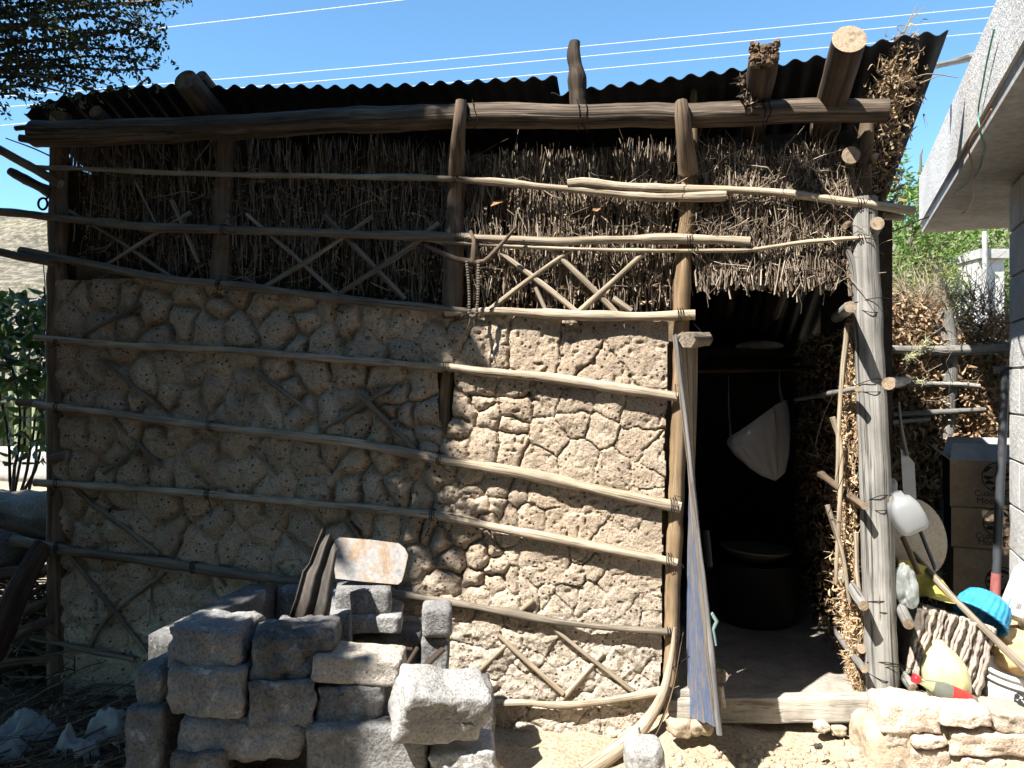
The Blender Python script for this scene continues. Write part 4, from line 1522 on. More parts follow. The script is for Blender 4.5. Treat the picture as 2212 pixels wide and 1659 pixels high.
for k, (t, Y) in enumerate(sprays):
    pts = [at(x, y, Y + 0.05 * math.sin(i + k)) for i, (x, y) in enumerate(t)]
    p, r = spline(pts, np.linspace(0.0075, 0.0012, len(pts)), 0.012)
    V, Fs, WC, ns = tube(p, r, 5, 0.01, 0.15, 500 + k)
    MB().add(V, Fs, WC).build('spray_branch', M['bark'], SHADE)
    for i in range(3, len(p)):
        if rs.uniform() < 0.62:      # side twig
            a = p[i]; d = p[min(i + 1, len(p) - 1)] - p[i - 1]; d /= np.linalg.norm(d)
            dd = d * 0.7 + np.array([0, rs.normal(0, .5), rs.normal(-0.05, .55)]); dd /= np.linalg.norm(dd)
            ln = rs.uniform(0.02, 0.10)
            for j in np.arange(0, ln, 0.0065):
                LC.append(a + dd * j + rs.normal(0, .004, 3)); LD.append(dd * .4 + rs.normal(0, 1, 3))
        for _ in range(2):
            LC.append(p[i] + rs.normal(0, .006, 3)); LD.append(rs.normal(0, 1, 3) + np.array([0.3, 0, -0.2]))
V, Fs, rn = leaf_cloud(np.array(LC), np.array(LD), 0.018, 0.0095, 33)
MB().add(V, Fs, rnd=rn).build('spray_foliage', M['acacia'], SHADE, smooth=False)

# unseen tree added behind the viewer to keep open sky off the hut front
YT = thing('sky_blocking_tree', (1.6, -3.2, 0.05), 'unseen dark tree added behind the viewer to block sky light', 'tree')
stick('trunk', [(1.6, -3.2, 0.0), (1.65, -3.1, 1.2), (1.5, -3.0, 2.6)], [0.22, 0.19, 0.16], M['bark'], YT, step=0.15, n=14, wob=0.05, knots=0.15)
LC = []; LD = []
cl = 0
while cl < 2000:
    q = np.array([rs.uniform(-4.5, 6.5), rs.uniform(-5.0, 0.25), rs.uniform(0.5, 6.2)])
    if q[1] > -1.3 and q[2] < 2.9: continue
    if abs(q[0]) < 0.9 and -1.6 < q[1] and q[2] < 3.1: continue
    if ((q[0] - 1.0) / 5.6) ** 2 + ((q[1] + 2.3) / 2.8) ** 2 + ((q[2] - 3.2) / 3.2) ** 2 > 1: continue
    tt_ = (np.dot(W0, D) - np.dot(q, D)) / np.dot(TRAVEL, D)
    h_ = q + TRAVEL * tt_
    if h_[2] > -0.6 and uz(h_)[0] > -1.25: continue          # keeps the sun on the doorway side
    cl += 1
    n = 22
    o = rs.normal(0, 1, (n, 3)); o /= np.linalg.norm(o, axis=1)[:, None]
    o *= (rs.uniform(0, 1, n) ** 0.5 * 0.32)[:, None]
    LC.append(q + o); LD.append(o + rs.normal(0, 0.1, (n, 3)))
V, Fs, rn = leaf_cloud(np.vstack(LC), np.vstack(LD), 0.17, 0.12, 34)
MB().add(V, Fs, rnd=rn).build('crown', M['acacia'], YT, smooth=False)
for k in range(14):
    e = np.array([rs.uniform(-2.5, 5), rs.uniform(-4.2, -0.5), rs.uniform(3.2, 5.5)])
    stick('limb', [(1.5, -3.0, 2.5), (np.array([1.5, -3.0, 2.9]) + e) / 2 + np.array([0, 0, .3]), e], [0.09, 0.05, 0.015], M['bark'], YT, step=0.2, n=8, wob=0.1)

# leafy bush behind the left corner
M['bushleaf'] = leaf_mat('broad_glossy_leaves', [(0.022, 0.05, 0.015), (0.04, 0.085, 0.022), (0.065, 0.13, 0.03), (0.13, 0.21, 0.05)], 0.4, 0.35, 0.5)
BUSH = thing('bush', at(40, 1060, 4.3) * np.array([1, 1, 0]) + np.array([0, 0, .1]), 'broad-leaved green bush growing past the far corner post of the hut', 'bush')
LC = []; LD = []
stems = [[(30, 1080), (40, 900), (20, 760), (10, 640)], [(40, 1080), (70, 950), (85, 800), (95, 620)], [(30, 1080), (10, 900), (-30, 760), (-40, 640)], [(45, 1070), (90, 960), (100, 880)], [(30, 1080), (60, 850), (60, 700), (50, 650)], [(60, 1060), (95, 900), (100, 700), (98, 575)], [(40, 1000), (80, 1000), (90, 990)]]
for k, t in enumerate(stems):
    pts = [at(x, y, 4.25 + 0.1 * k) for x, y in t]
    stick('stem', pts, np.linspace(0.009, 0.003, len(pts)), M['bark'], BUSH, step=0.05, n=6, wob=0.03)
for _ in range(760):
    x = rs.uniform(-40, 104); y = rs.uniform(630, 1000)
    if rs.uniform() < 0.35: y = rs.uniform(640, 830)
    if y > 850 and x < 80 and rs.uniform() < 0.6: continue
    LC.append(at(x, y, rs.uniform(4.1, 4.8))); LD.append(np.array([rs.normal(0, 1), rs.normal(-.2, .6), rs.normal(-.4, .5)]))
V, Fs, rn = leaf_cloud(np.array(LC), np.array(LD), 0.072, 0.038, 35, 0.4)
MB().add(V, Fs, rnd=rn).build('foliage', M['bushleaf'], BUSH)

# organ pipe cactus fence across the lane, each column a part
M['cactus'] = rough_mat('cactus_skin', [(0.20, 0.25, 0.13), (0.34, 0.37, 0.22)], 6, bump_scale=30, var=0.15)
CF = thing('cactus_fence', at(40, 1000, 9.0) * np.array([1, 1, 0]), 'row of pale green ribbed cactus columns across the lane behind the bush', 'cactus fence')
for k in range(16):
    x = -70 + k * 14 + rs.normal(0, 2)
    p0 = at(x, 1016, 9.0 + rs.normal(0, .06)); h = rs.uniform(0.95, 1.25)
    prof = [(0.040, 0), (0.042, 0.3), (0.040, h * 0.8), (0.030, h * 0.95), (0.004, h)]
    V, f = lathe(prof, 14)
    V[:, :2] *= (1 + 0.14 * np.cos(np.tile(np.arange(14), 5) * math.pi))[:, None]
    V = V + p0
    link_mesh('column', V, f, M['cactus'], CF)
for k, (x, y, h) in enumerate([(44, 640, .5)]):
    p0 = at(44, 840, 8.6)
    stick('column', [p0, at(44, 632, 8.6)], [0.03, 0.018], M['cactus'], CF, n=10, wob=0)

# pale lane edge wall and big rock by the left corner
M['pale'] = rough_mat('pale_lane_stone', [(0.42, 0.40, 0.37), (0.58, 0.56, 0.52)], 2.0, bump_scale=12)
V, f = round_box((2.6, 0.3, 0.3), 0.05, 8, 0.05, 3, 7)
o = link_mesh('lane_kerb', V + at(40, 1000, 7.4), f, M['pale'])
tag(o, 'low whitish kerb along the lane below the cactus columns', 'kerb', kind='thing')
V, f = round_box((0.62, 0.34, 0.24), 0.1, 10, 0.07, 5, 9)
o = link_mesh('boulder', V + at(40, 1115, 4.05), f, M['block_tan'])
tag(o, 'rough pale boulder behind the far corner post of the hut', 'boulder')
V, f = round_box((0.34, 0.3, 0.2), 0.08, 8, 0.06, 6, 10)
o = link_mesh('boulder', V + at(-10, 1180, 3.95), f, M['block'])
tag(o, 'smaller grey boulder in shade below the pale one', 'boulder')

# green feathery tree and yellowish shrub behind the fence
M['pepper'] = leaf_mat('feathery_leaves', [(0.09, 0.16, 0.035), (0.15, 0.24, 0.055), (0.22, 0.33, 0.08), (0.30, 0.40, 0.12)], 0.55, 0.45)
PT = thing('pepper_tree', (4.6, 9.0, 0.0), 'bright green drooping tree beyond the brush fence', 'tree')
stick('trunk', [(4.6, 9.0, 0.0), (4.5, 9.0, 1.2), (4.4, 8.9, 2.4)], [0.16, 0.13, 0.08], M['bark'], PT, step=0.2, n=10, wob=0.05)
LC = []; LD = []
for k in range(900):
    a = rs.normal(0, 1, 3); a /= np.linalg.norm(a)
    c = np.array([4.7, 9.1, 2.9]) + a * np.array([1.5, 1.0, 1.35]) * rs.uniform(0.3, 1.0) ** 0.6
    c[2] += 0.25 * math.sin(c[0] * 5)
    d = np.array([rs.normal(0, .35), rs.normal(0, .35), -1.0])
    ln = rs.uniform(0.25, 0.6)
    for t in np.arange(0, ln, 0.03):
        LC.append(c + d * t + rs.normal(0, .02, 3)); LD.append(np.array([rs.normal(0, 1), rs.normal(0, 1), rs.normal(-.5, .5)]))
V, Fs, rn = leaf_cloud(np.array(LC), np.array(LD), 0.095, 0.026, 37)
MB().add(V, Fs, rnd=rn).build('crown', M['pepper'], PT, smooth=False)
for k in range(9):
    e = np.array([4.75, 9.1, 3.0]) + rs.normal(0, 0.6, 3)
    stick('limb', [(4.45, 8.95, 2.2), (np.array([4.5, 9, 2.4]) + e) / 2 + np.array([0, 0, .1]), e], [0.05, 0.03, 0.01], M['bark'], PT, step=0.1, n=6, wob=0.08)
SB = thing('shrub', (3.5, 6.6, 0.1), 'yellowish green shrub showing over the brush fence', 'shrub')
M['shrubleaf'] = leaf_mat('olive_shrub_leaves', [(0.11, 0.12, 0.035), (0.19, 0.20, 0.055), (0.27, 0.26, 0.08)], 0.6, 0.3)
LC = []; LD = []
for k in range(140):
    c = at(rs.normal(2010, 45), rs.normal(615, 26), 6.6 + rs.normal(0, .3))
    d = rs.normal(0, 1, 3)
    for t in np.arange(0, .12, .012):
        LC.append(c + d * t + rs.normal(0, .01, 3)); LD.append(rs.normal(0, 1, 3))
V, Fs, rn = leaf_cloud(np.array(LC), np.array(LD), 0.035, 0.010, 39)
MB().add(V, Fs, rnd=rn).build('foliage', M['shrubleaf'], SB, smooth=False)
for k in range(6):
    stick('stem', [(3.5, 6.6, 0.05), at(rs.normal(2010, 20), 760, 6.6), at(rs.normal(2010, 40), 620, 6.6)], [0.018, 0.012, 0.004], M['bark'], SB, step=0.1, n=6, wob=0.05)

# ================================================================== POWER LINES
M['cable'] = flat_mat('bright_cable', (0.62, 0.60, 0.56), 0.5, 0.5, dirt=0.05)
lines = [((-300, 132), (352, 60), (869, 0), 'topmost cable running off the upper edge of the sky'),
         ((-300, 232), (757, 147), (2500, -20), 'upper of the three cables passing behind the sawn rafter end'),
         ((-300, 256), (757, 169), (2500, 4), 'middle one of the three cables passing behind the sawn rafter end'),
         ((-300, 300), (1023, 174), (2500, 36), 'lowest cable, dipping behind the roof edge')]
for k, (a, b, c, lab) in enumerate(lines):
    Y = 14.0 + k * 0.25
    if k == 0:
        c = (1300, -50)
    p, r = spline([at(*a, Y + 1), at(*b, Y), at(*c, Y - 1)], [0.0065] * 3, 0.4)
    V, Fs, WC, ns = tube(p, r, 5)
    o = MB().add(V, Fs, WC).build('power_line', M['cable'])
    tag(o, lab, 'power line', 'cables over the roof')

# ================================================================== CONCRETE HOUSE ON THE RIGHT
M['render_white'] = rough_mat('rough_white_render', [(0.54, 0.53, 0.51), (0.70, 0.69, 0.665)], 3, bump_scale=45, bump_s=0.6, bd=0.01, var=0.07, fine=130)
M['concrete'] = rough_mat('cast_concrete', [(0.36, 0.35, 0.335), (0.50, 0.49, 0.47)], 4, bump_scale=30, bump_s=0.3)
cd = np.array([0.367, 0.930, 0.0]); cr = np.array([0.930, -0.367, 0.0])
C0 = np.array([2.33, 4.60, 2.36])
CH = thing('concrete_house', (3.4, 2.6, 0.1), 'white rendered concrete block house with a thick overhanging roof slab', 'house')


def cbox(name, o0, lx, ly, lz, mat, parent, bev=0.0):
    c = o0 + cr * lx / 2 + cd * ly / 2 + Z * lz / 2
    V, f = box_v(c, cr * lx / 2, cd * ly / 2, Z * lz / 2)
    return link_mesh(name, V, f, mat, parent, smooth=False)


SLAB = cbox('roof_slab', C0 - cd * 4.2 + Z * 0.05, 3.2, 4.2, 0.27, M['render_white'], CH)
cbox('drip_edge', C0 - cd * 4.2 + cr * 0.012, 3.18, 4.188, 0.05, M['concrete'], SLAB)
wall0 = C0 * np.array([1, 1, 0]) + cr * 0.25 - cd * 1.08
hw = cbox('wall', wall0 - cd * 3.1 + cr * 0.012, 0.13, 3.1, 2.36, M['concrete'], CH)
cbox('wall', wall0 + cr * 0.15 - cd * 0.14, 2.4, 0.14, 2.36, M['concrete'], CH)
bl_me = None
for row in range(12):
    for col in range(8):
        sft = 0.2 * (row % 2)
        s1 = -(col * 0.405) - sft
        if s1 - 0.40 < -3.05: continue
        lz = 0.188 if row else 0.188
        o0 = wall0 + cd * (s1 - 0.395) - cr * 0.003 + Z * (row * 0.196 + 0.004)
        if row == 11: lz = 0.19
        c = o0 + cr * 0.02 + cd * 0.1975 + Z * lz / 2
        if bl_me is None:
            V, f = round_box((0.034, 0.395, lz), 0.006, 3, 0.0, 10, 2)
            me_o = link_mesh('block', V, f, M['render_white'], None, (0, 0, 0), smooth=False); bl_me = me_o.data
            o = me_o
        else:
            o = bpy.data.objects.new('block', bl_me); COL.objects.link(o)
        o.parent = hw
        o.location = Vector(c - origin_of(CH)); o.rotation_euler = (0, 0, math.atan2(-cd[0], cd[1]))
V, f = round_box((0.034, 0.195, 0.188), 0.006, 3, 0.0, 10, 2)
half_me = link_mesh('half_block', V, f, M['render_white'], None, (0, 0, 0), smooth=False)
for row in range(1, 12, 2):
    o = half_me if row == 1 else bpy.data.objects.new('half_block', half_me.data)
    if row > 1: COL.objects.link(o)
    c = wall0 + cd * (-0.0975) - cr * 0.003 + Z * (row * 0.196 + 0.004) + cr * 0.02 + Z * 0.094
    o.parent = hw
    o.location = Vector(c - origin_of(CH)); o.rotation_euler = (0, 0, math.atan2(-cd[0], cd[1]))
# stray electric wires on the slab
for pts, col, nm in [([(2140, 235), (2122, 270), (2100, 300), (2094, 330), (2104, 390), (2096, 440), (2088, 455), (2078, 460)], (0.35, 0.16, 0.10), 'thin reddish wire hanging down the slab edge'),
                     ([(2150, 60), (2138, 110), (2125, 170), (2112, 240), (2118, 290), (2126, 330), (2110, 380), (2060, 420)], (0.14, 0.36, 0.28), 'thin green wire draped over the slab edge')]:
    def onslab(x, y):
        r = ray(x, y); n_ = cr
        t = np.dot(C0 - cr * 0.012 - EYE, n_) / np.dot(r, n_)
        q = EYE + r * t
        if q[2] < 2.36:
            t = (2.345 - 1.5) / r[2]; q = EYE + r * t
        return q
    o = wire([onslab(x, y) for x, y in pts], 0.003, 'electric_wire', None, flat_mat('wire_skin', col, 0.5))
    tag(o, nm, 'wire')
o = wire([at(1925, 500, 3.6), at(1960, 487, 3.9), at(2000, 470, 4.2), at(2010, 468, 4.3)], 0.004, 'black_hose', None, M['tin'])
tag(o, 'short black cable strung from the hut to the slab corner', 'cable')
o = stick('prop_pole', [at(2018, 143, 3.3), at(2060, 134, 3.4), at(2110, 122, 3.45), at(2176, 117, 2.9)], [0.012, 0.014, 0.016, 0.016], M['greypost'], None, n=10, wob=0.004)
tag(o, 'thin grey pole reaching from the roof corner to the concrete slab', 'pole')
# pale outbuilding far behind
OB = thing('outbuilding', (5.0, 8.0, 0.0), 'small white outbuilding glimpsed between the tree and the concrete house', 'building')
q0 = at(2098, 560, 8.0)
V, f = box_v((q0[0] + 0.20, 8.6, q0[2] / 2), (0.13, 0, 0), (0, .6, 0), (0, 0, q0[2] / 2)); link_mesh('wall', V, f, M['render_white'], OB, smooth=False)
V, f = box_v((q0[0] + 0.20, 8.6, q0[2] + .05), (0.15, 0, 0), (0, .66, 0), (0, 0, .045)); link_mesh('roof', V, f, M['concrete'], OB, smooth=False)
stick('vent_pipe', [at(2128, 620, 7.9), at(2127, 500, 7.9)], [0.025, 0.025], M['concrete'], OB, n=8, wob=0, knots=0)

# ================================================================== BRUSH FENCE
FY = 4.55
FE = thing('brush_fence', (2.4, FY, 0.2), 'dry brush fence with grey posts and peeled rails between hut and concrete house', 'fence')
mb = MB()
V, f = box_v((2.42, FY + 0.12, 0.95), (0.52, 0, 0), (0, 0.03, 0), (0, 0, 0.72)); mb.add(V, f)
mb.build('brush_core', M['backing'], FE, smooth=False)
cs = []; S = []; Dr = []; Ln = []
for _ in range(9000):
    x = rs.uniform(1895, 2185); y = rs.uniform(600, 1300) if rs.uniform() < 0.5 else rs.uniform(650, 1080)
    ytop = np.interp(x, [1890, 1960, 2050, 2110, 2180], [640, 640, 690, 700, 690])
    if y < ytop + rs.normal(0, 20): continue
    if 2036 < x < 2070 and 640 < y < 900: continue
    cs.append(at(x, y, FY + rs.uniform(-0.07, 0.07)))
V, Fs, rn = flake_cloud(np.array(cs), 0.055, 0.015, 1.5, 41)
M['curl'] = leaf_mat('curled_dead_leaves', [(0.16, 0.10, 0.055), (0.30, 0.20, 0.115), (0.42, 0.29, 0.175), (0.54, 0.40, 0.26)], 0.85, 0.15, 0.2)
o = MB().add(V, Fs, rnd=rn).build('dry_leaves', M['curl'], FE, smooth=False); o['kind'] = 'stuff'
for _ in range(1500):
    x = rs.uniform(1890, 2180); y = rs.uniform(640, 900)
    p = at(x, y, FY + rs.uniform(0, .1)); S.append(p)
    Dr.append(np.array([rs.normal(0, .6), rs.normal(0, .3), rs.uniform(.2, 1.0)]))
V, Fs, rn = twig_cloud(np.array(S), np.array(Dr), rs.uniform(.06, .34, len(S)), rs.uniform(.0012, .003, len(S)), .2, 4, 4, 42)
o = MB().add(V, Fs, rnd=np.clip(rn * 0.6 + 0.4, 0, 1)).build('dead_twigs', M['twig'], FE, smooth=False); o['kind'] = 'stuff'
for pts, r in [([(2040, 672), (2050, 760), (2044, 1000), (2044, 1200)], .045), ([(2022, 690), (2030, 800)], .016)]:
    stick('post', [at(x, y, FY - 0.02) for x, y in pts], [r] * len(pts), M['greypost'], FE, n=12, wob=.01, cutmat=M['cut'])
for pts, r0, r1 in [([(1905, 756), (2040, 758), (2180, 752)], .024, .03), ([(1950, 828), (2060, 830), (2116, 834)], .016, .015), ([(1928, 896), (2040, 890), (2125, 886)], .016, .016), ([(1930, 912), (2010, 906)], .012, .012)]:
    stick('rail', [at(x, y, FY - 0.08) for x, y in pts], np.linspace(r0, r1, len(pts)), M['greypost'], FE, n=10, wob=.008, cutmat=M['cut'])
# pale sprigs caught on the rails
M['sprig'] = leaf_mat('pale_sprig', [(0.38, 0.38, 0.20), (0.52, 0.50, 0.30), (0.60, 0.57, 0.38)], .7, .2)
S = []; Dr = []
for (x0, y0, x1, y1) in [(1930, 830, 1995, 822), (1985, 755, 2000, 735), (1955, 775, 1975, 765)]:
    for _ in range(90):
        t = rs.uniform(); S.append(at(x0 + (x1 - x0) * t, y0 + (y1 - y0) * t, FY - 0.12 + rs.normal(0, .01))); Dr.append(rs.normal(0, 1, 3) + np.array([.8, 0, -.1]))
V, Fs, rn = twig_cloud(np.array(S), np.array(Dr), rs.uniform(.015, .05, len(S)), np.full(len(S), .0018), .2, 2, 3, 45)
o = MB().add(V, Fs, rnd=rn).build('sprigs', M['sprig'], FE, smooth=False); o['kind'] = 'stuff'
# ================================================================== BLOCK PILE AND TROUGH (front left)
def vblock(name, x0, x1, y0, y1, Y, depth, mat, label, cat='block', rz=0.0, rx=0.0, ry=0.0, rad=0.014, amp=0.022, n=22, ns=11, group=None):
    s = nseed()
    rr_ = np.random.default_rng(s)
    rz += rr_.normal(0, .04); ry += rr_.normal(0, .025); rx += rr_.normal(0, .03)
    c = at((x0 + x1) / 2, (y0 + y1) / 2, Y)
    w = (x1 - x0) * Y / F; h = (y1 - y0) * Y / F
    V, f = round_box((w, depth, h), rad, n, amp, ns, s)
    V = V @ rot(rx, ry, rz).T + c + np.array([0, depth / 2, 0])
    o = link_mesh(name, V, f, mat)
    return tag(o, label, cat, group)


B = 'concrete_block'
G = 'weathered blocks heaped before the trough'
vblock(B, 364, 522, 1360, 1452, 2.36, 0.20, M['block'], 'grey block with a dented face, topmost at the left of the heap', rz=-0.10, ry=0.02, group=G, amp=0.022)
vblock(B, 527, 702, 1368, 1482, 2.37, 0.22, M['block_dark'], 'big soot-black block with a rounded top, next to the dented grey one', rz=0.05, ry=0.05, group=G, rad=0.03, amp=0.03)
vblock(B, 362, 528, 1446, 1552, 2.34, 0.20, M['block'], 'dark squarish block directly under the dented grey block', rz=-0.06, ry=0.04, group=G)
vblock(B, 527, 668, 1474, 1580, 2.34, 0.20, M['block_dark'], 'white-streaked dark block under the soot-black block', rz=0.04, ry=0.03, group=G, amp=0.022)
vblock(B, 378, 652, 1552, 1656, 2.33, 0.18, M['block'], 'long rounded grey block lying low in the heap', rz=0.02, ry=0.045, rad=0.045, group=G)
vblock(B, 281, 364, 1448, 1532, 2.38, 0.20, M['block'], 'narrow block with a domed top at the outer left of the heap', rad=0.04, rz=-0.2, group=G)
vblock(B, 273, 359, 1530, 1690, 2.35, 0.18, M['block'], 'upright grooved block at the lower left of the heap', rz=-0.15, group=G)
vblock(B, 361, 480, 1628, 1700, 2.30, 0.16, M['block_dark'], 'dark block cut off by the lower edge, left of centre', group=G)
vblock(B, 673, 862, 1422, 1483, 2.36, 0.16, M['block_tan'], 'flat tan block splashed with white paint on the heap', rz=0.04, ry=0.01, group=G, rad=0.014, amp=0.010)
vblock(B, 680, 826, 1486, 1574, 2.36, 0.18, M['block_dark'], 'pitted dark block under the paint-splashed tan one', rz=0.0, group=G, amp=0.026)
vblock(B, 658, 918, 1568, 1700, 2.32, 0.16, M['block'], 'large smooth grey slab block, half in sun, at the bottom', rz=0.03, group=G, amp=0.01)
vblock(B, 926, 1064, 1626, 1710, 2.32, 0.16, M['block_pale'], 'pale block under the tilted white one at the bottom edge', rz=0.1, group=G)
# the tilted white block: an irregular hexagonal lump
c = at(944, 1545, 2.26)
V, f = round_box((0.250, 0.16, 0.165), 0.016, 24, 0.015, 11, 77)
V[:, 2] += 0.10 * V[:, 0] * (V[:, 2] > 0) * 0.5 - 0.25 * np.clip(V[:, 0], 0, 1) * (V[:, 2] < 0) * -0.6
V = V @ rot(0.34, 0.20, 0.34).T + c + np.array([0, 0.08, 0])
o = link_mesh(B, V, f, M['block_pale'])
tag(o, 'whitish block tilted on a corner in full sun', 'block', G)
# blocks standing further back against the trough
vblock(B, 716, 836, 1276, 1331, 2.86, 0.17, M['block'], 'hollow grey block standing under the rusty plate', rz=0.16, n=8, amp=0.006, rad=0.01, group=G)
vblock(B, 708, 860, 1330, 1372, 2.84, 0.22, M['block'], 'flat block carrying the hollow one under the plate', rz=0.10, n=8, amp=0.008, rad=0.01, group=G)
vblock(B, 908, 974, 1314, 1380, 2.88, 0.13, M['block'], 'small upright block standing alone close to the mud wall', rz=0.12, n=8, amp=0.008, rad=0.02, group=G)
vblock(B, 904, 966, 1378, 1470, 2.90, 0.16, M['block_dark'], 'dark block carrying the small upright one', rz=0.05, n=8, amp=0.016, group=G)
vblock(B, 700, 905, 1374, 1480, 2.92, 0.20, M['block_dark'], 'low dark ledge block behind the paint-splashed tan one', rz=0.03, n=8, amp=0.016, group=G)
vblock(B, 970, 1062, 1480, 1660, 2.85, 0.12, M['block_dark'], 'dark slab standing for the shade behind the tilted white block', rz=0.2, n=8, amp=0.02, group=G)  # dark block stands in for the heap's shade in this gap

TR = thing('trough', at(470, 1400, 3.0) * np.array([1, 1, 0]) + np.array([0, 0, .2]), 'open dark concrete trough with a thick rim behind the block heap', 'trough')


def wall_between(name, a, b, thick, h, mat, parent, amp=0.008):
    a = np.asarray(a); b = np.asarray(b)
    x = (b - a); x[2] = 0; L = np.linalg.norm(x); x /= L
    y = np.cross(Z, x)
    V, f = round_box((L, thick, h), 0.012, 12, amp, 12, nseed())
    W = (a + b) / 2 + V[:, :1] * x + V[:, 1:2] * y + (V[:, 2:] - h / 2) * Z
    return link_mesh(name, W, f, mat, parent)


ta, tb, tc = at(352, 1369, 2.60), at(572, 1261, 3.28), at(735, 1270, 3.22)
wall_between('side_wall', ta, tb, 0.12, 0.46, M['block_dark'], TR)
wall_between('rear_wall', tb + np.array([.06, 0, -.01]), tc, 0.08, 0.45, M['block_dark'], TR)
wall_between('side_wall', at(735, 1320, 2.80), at(742, 1275, 3.16), 0.08, 0.40, M['block_dark'], TR)
wall_between('base_slab', (ta + at(640, 1350, 2.7)) / 2 + np.array([0.06, 0, -.33]), (tb + tc) / 2 + np.array([0, 0, -.33]), 0.5, 0.1, M['block_dark'], TR)

M['rust'] = None
m, nt, b = new_mat('rusty_galvanised_plate')
v = coords(nt)
f1 = noise(nt, v, 7, 7, 0.7, 0.5)
c = ramp(nt, f1, [(0.34, (0.20, 0.195, 0.20)), (0.46, (0.33, 0.31, 0.29)), (0.54, (0.31, 0.22, 0.14)), (0.70, (0.22, 0.14, 0.085))])
f2 = noise(nt, v, 60, 5, 0.7)
g = ramp(nt, f2, [(0.35, (0.7,) * 3), (0.65, (1.1,) * 3)])
nt.links.new(mix(nt, 1.0, c, g, 'MULTIPLY'), b.inputs['Base Color'])
b.inputs['Roughness'].default_value = 0.55; b.inputs['Metallic'].default_value = 0.15
bump(nt, b, f1, 0.2, 0.004)
M['rust'] = m
M['dark_tin'] = rough_mat('dark_rusted_tin', [(0.045, 0.04, 0.036), (0.09, 0.075, 0.06)], 14, 0.6, 0.2, 60)
poly = [(716, 1172), (735, 1161), (800, 1166), (862, 1174), (874, 1184), (882, 1199), (874, 1236), (868, 1256), (860, 1263), (790, 1257), (725, 1250)]
lean = lambda y: 2.93 + (1260 - y) * 0.0006
V = np.array([at(x, y, lean(y)) for x, y in poly])
o = link_mesh('tin_plate', V, [list(range(len(poly)))], M['rust'], smooth=False)
o.modifiers.new('t', 'SOLIDIFY').thickness = 0.004
tag(o, 'sunlit rusty metal plate with a cut corner leaning on the hollow block', 'metal plate')
L = [(622, 1342), (640, 1290), (655, 1234), (668, 1218), (684, 1174), (697, 1142)]
Rr = [(705, 1346), (711, 1304), (717, 1262), (723, 1225), (728, 1195), (732, 1180)]
V = []
ncol = 25
for i in range(6):
    for j in range(ncol):
        t = j / (ncol - 1)
        x = L[i][0] * (1 - t) + Rr[i][0] * t; y = L[i][1] * (1 - t) + Rr[i][1] * t
        if i == 5: y += 7 * math.sin(t * 9) + (8 if 0.55 < t < 0.65 else 0)
        V.append(at(x, y, 2.68 + i * 0.022 + 0.010 * math.sin(t * math.pi * 4)))
ids = np.arange(6 * ncol).reshape(6, ncol)
o = link_mesh('tin_strip', np.array(V), np.stack([ids[:-1, :-1], ids[:-1, 1:], ids[1:, 1:], ids[1:, :-1]], -1).reshape(-1, 4).tolist(), M['dark_tin'])
o.modifiers.new('t', 'SOLIDIFY').thickness = 0.003
tag(o, 'dark corrugated tin strip propped upright in the trough', 'tin sheet')
o = stick('plank_scrap', [at(890, 1468, 2.74), at(958, 1402, 2.80)], [0.020, 0.020], M['log'], n=5, wob=0.0, knots=0.05, flat=0.4)
tag(o, 'dark wooden slat slanting behind the tilted white block', 'slat')
o = stick('plank_scrap', [at(862, 1468, 2.72), at(902, 1400, 2.82)], [0.009, 0.009], M['log'], n=6, wob=0.0)
tag(o, 'thin dark stick beside the slanting slat', 'stick')
o = stick('plank_scrap', [at(700, 1392, 2.62), at(890, 1402, 2.70)], [0.014, 0.012], M['log'], n=5, wob=0.006, flat=0.5)
tag(o, 'dark strip of wood lying behind the tan block', 'slat')

# curved branch leaning on the wall foot
o = stick('bent_branch', [wp(1457, 1356, .06), wp(1450, 1420, .075), wp(1428, 1505, .10), wp(1384, 1575, .15), wp(1330, 1622, .20), wp(1262, 1668, .26)],
          [.006, .012, .020, .027, .031, .034], M['rail'], n=12, wob=0.006, knots=0.1)
tag(o, 'thick curved peeled branch leaning against the foot of the door jamb', 'branch')
o = stick('bark_strip', [wp(1476, 1365, .04), wp(1462, 1440, .06), wp(1446, 1510, .09), wp(1420, 1575, .12), wp(1392, 1625, .16)], [.003, .006, .011, .012, .008], M['darkpost'], n=7, flat=0.35)
tag(o, 'dark curled strip of bark beside the curved branch', 'bark')
vblock('stone', 1356, 1442, 1618, 1690, 2.62, 0.14, M['block_pale'], 'pale rounded stone at the lower edge below the curved branch', 'stone', rad=0.035, amp=0.010)
o = stick('rebar', [at(1380, 1572, 2.78), at(1392, 1632, 2.66)], [.005, .005], M['dark_tin'], n=7, wob=0, knots=.2)
tag(o, 'short rusty steel bar sticking up beside the pale stone', 'rebar')

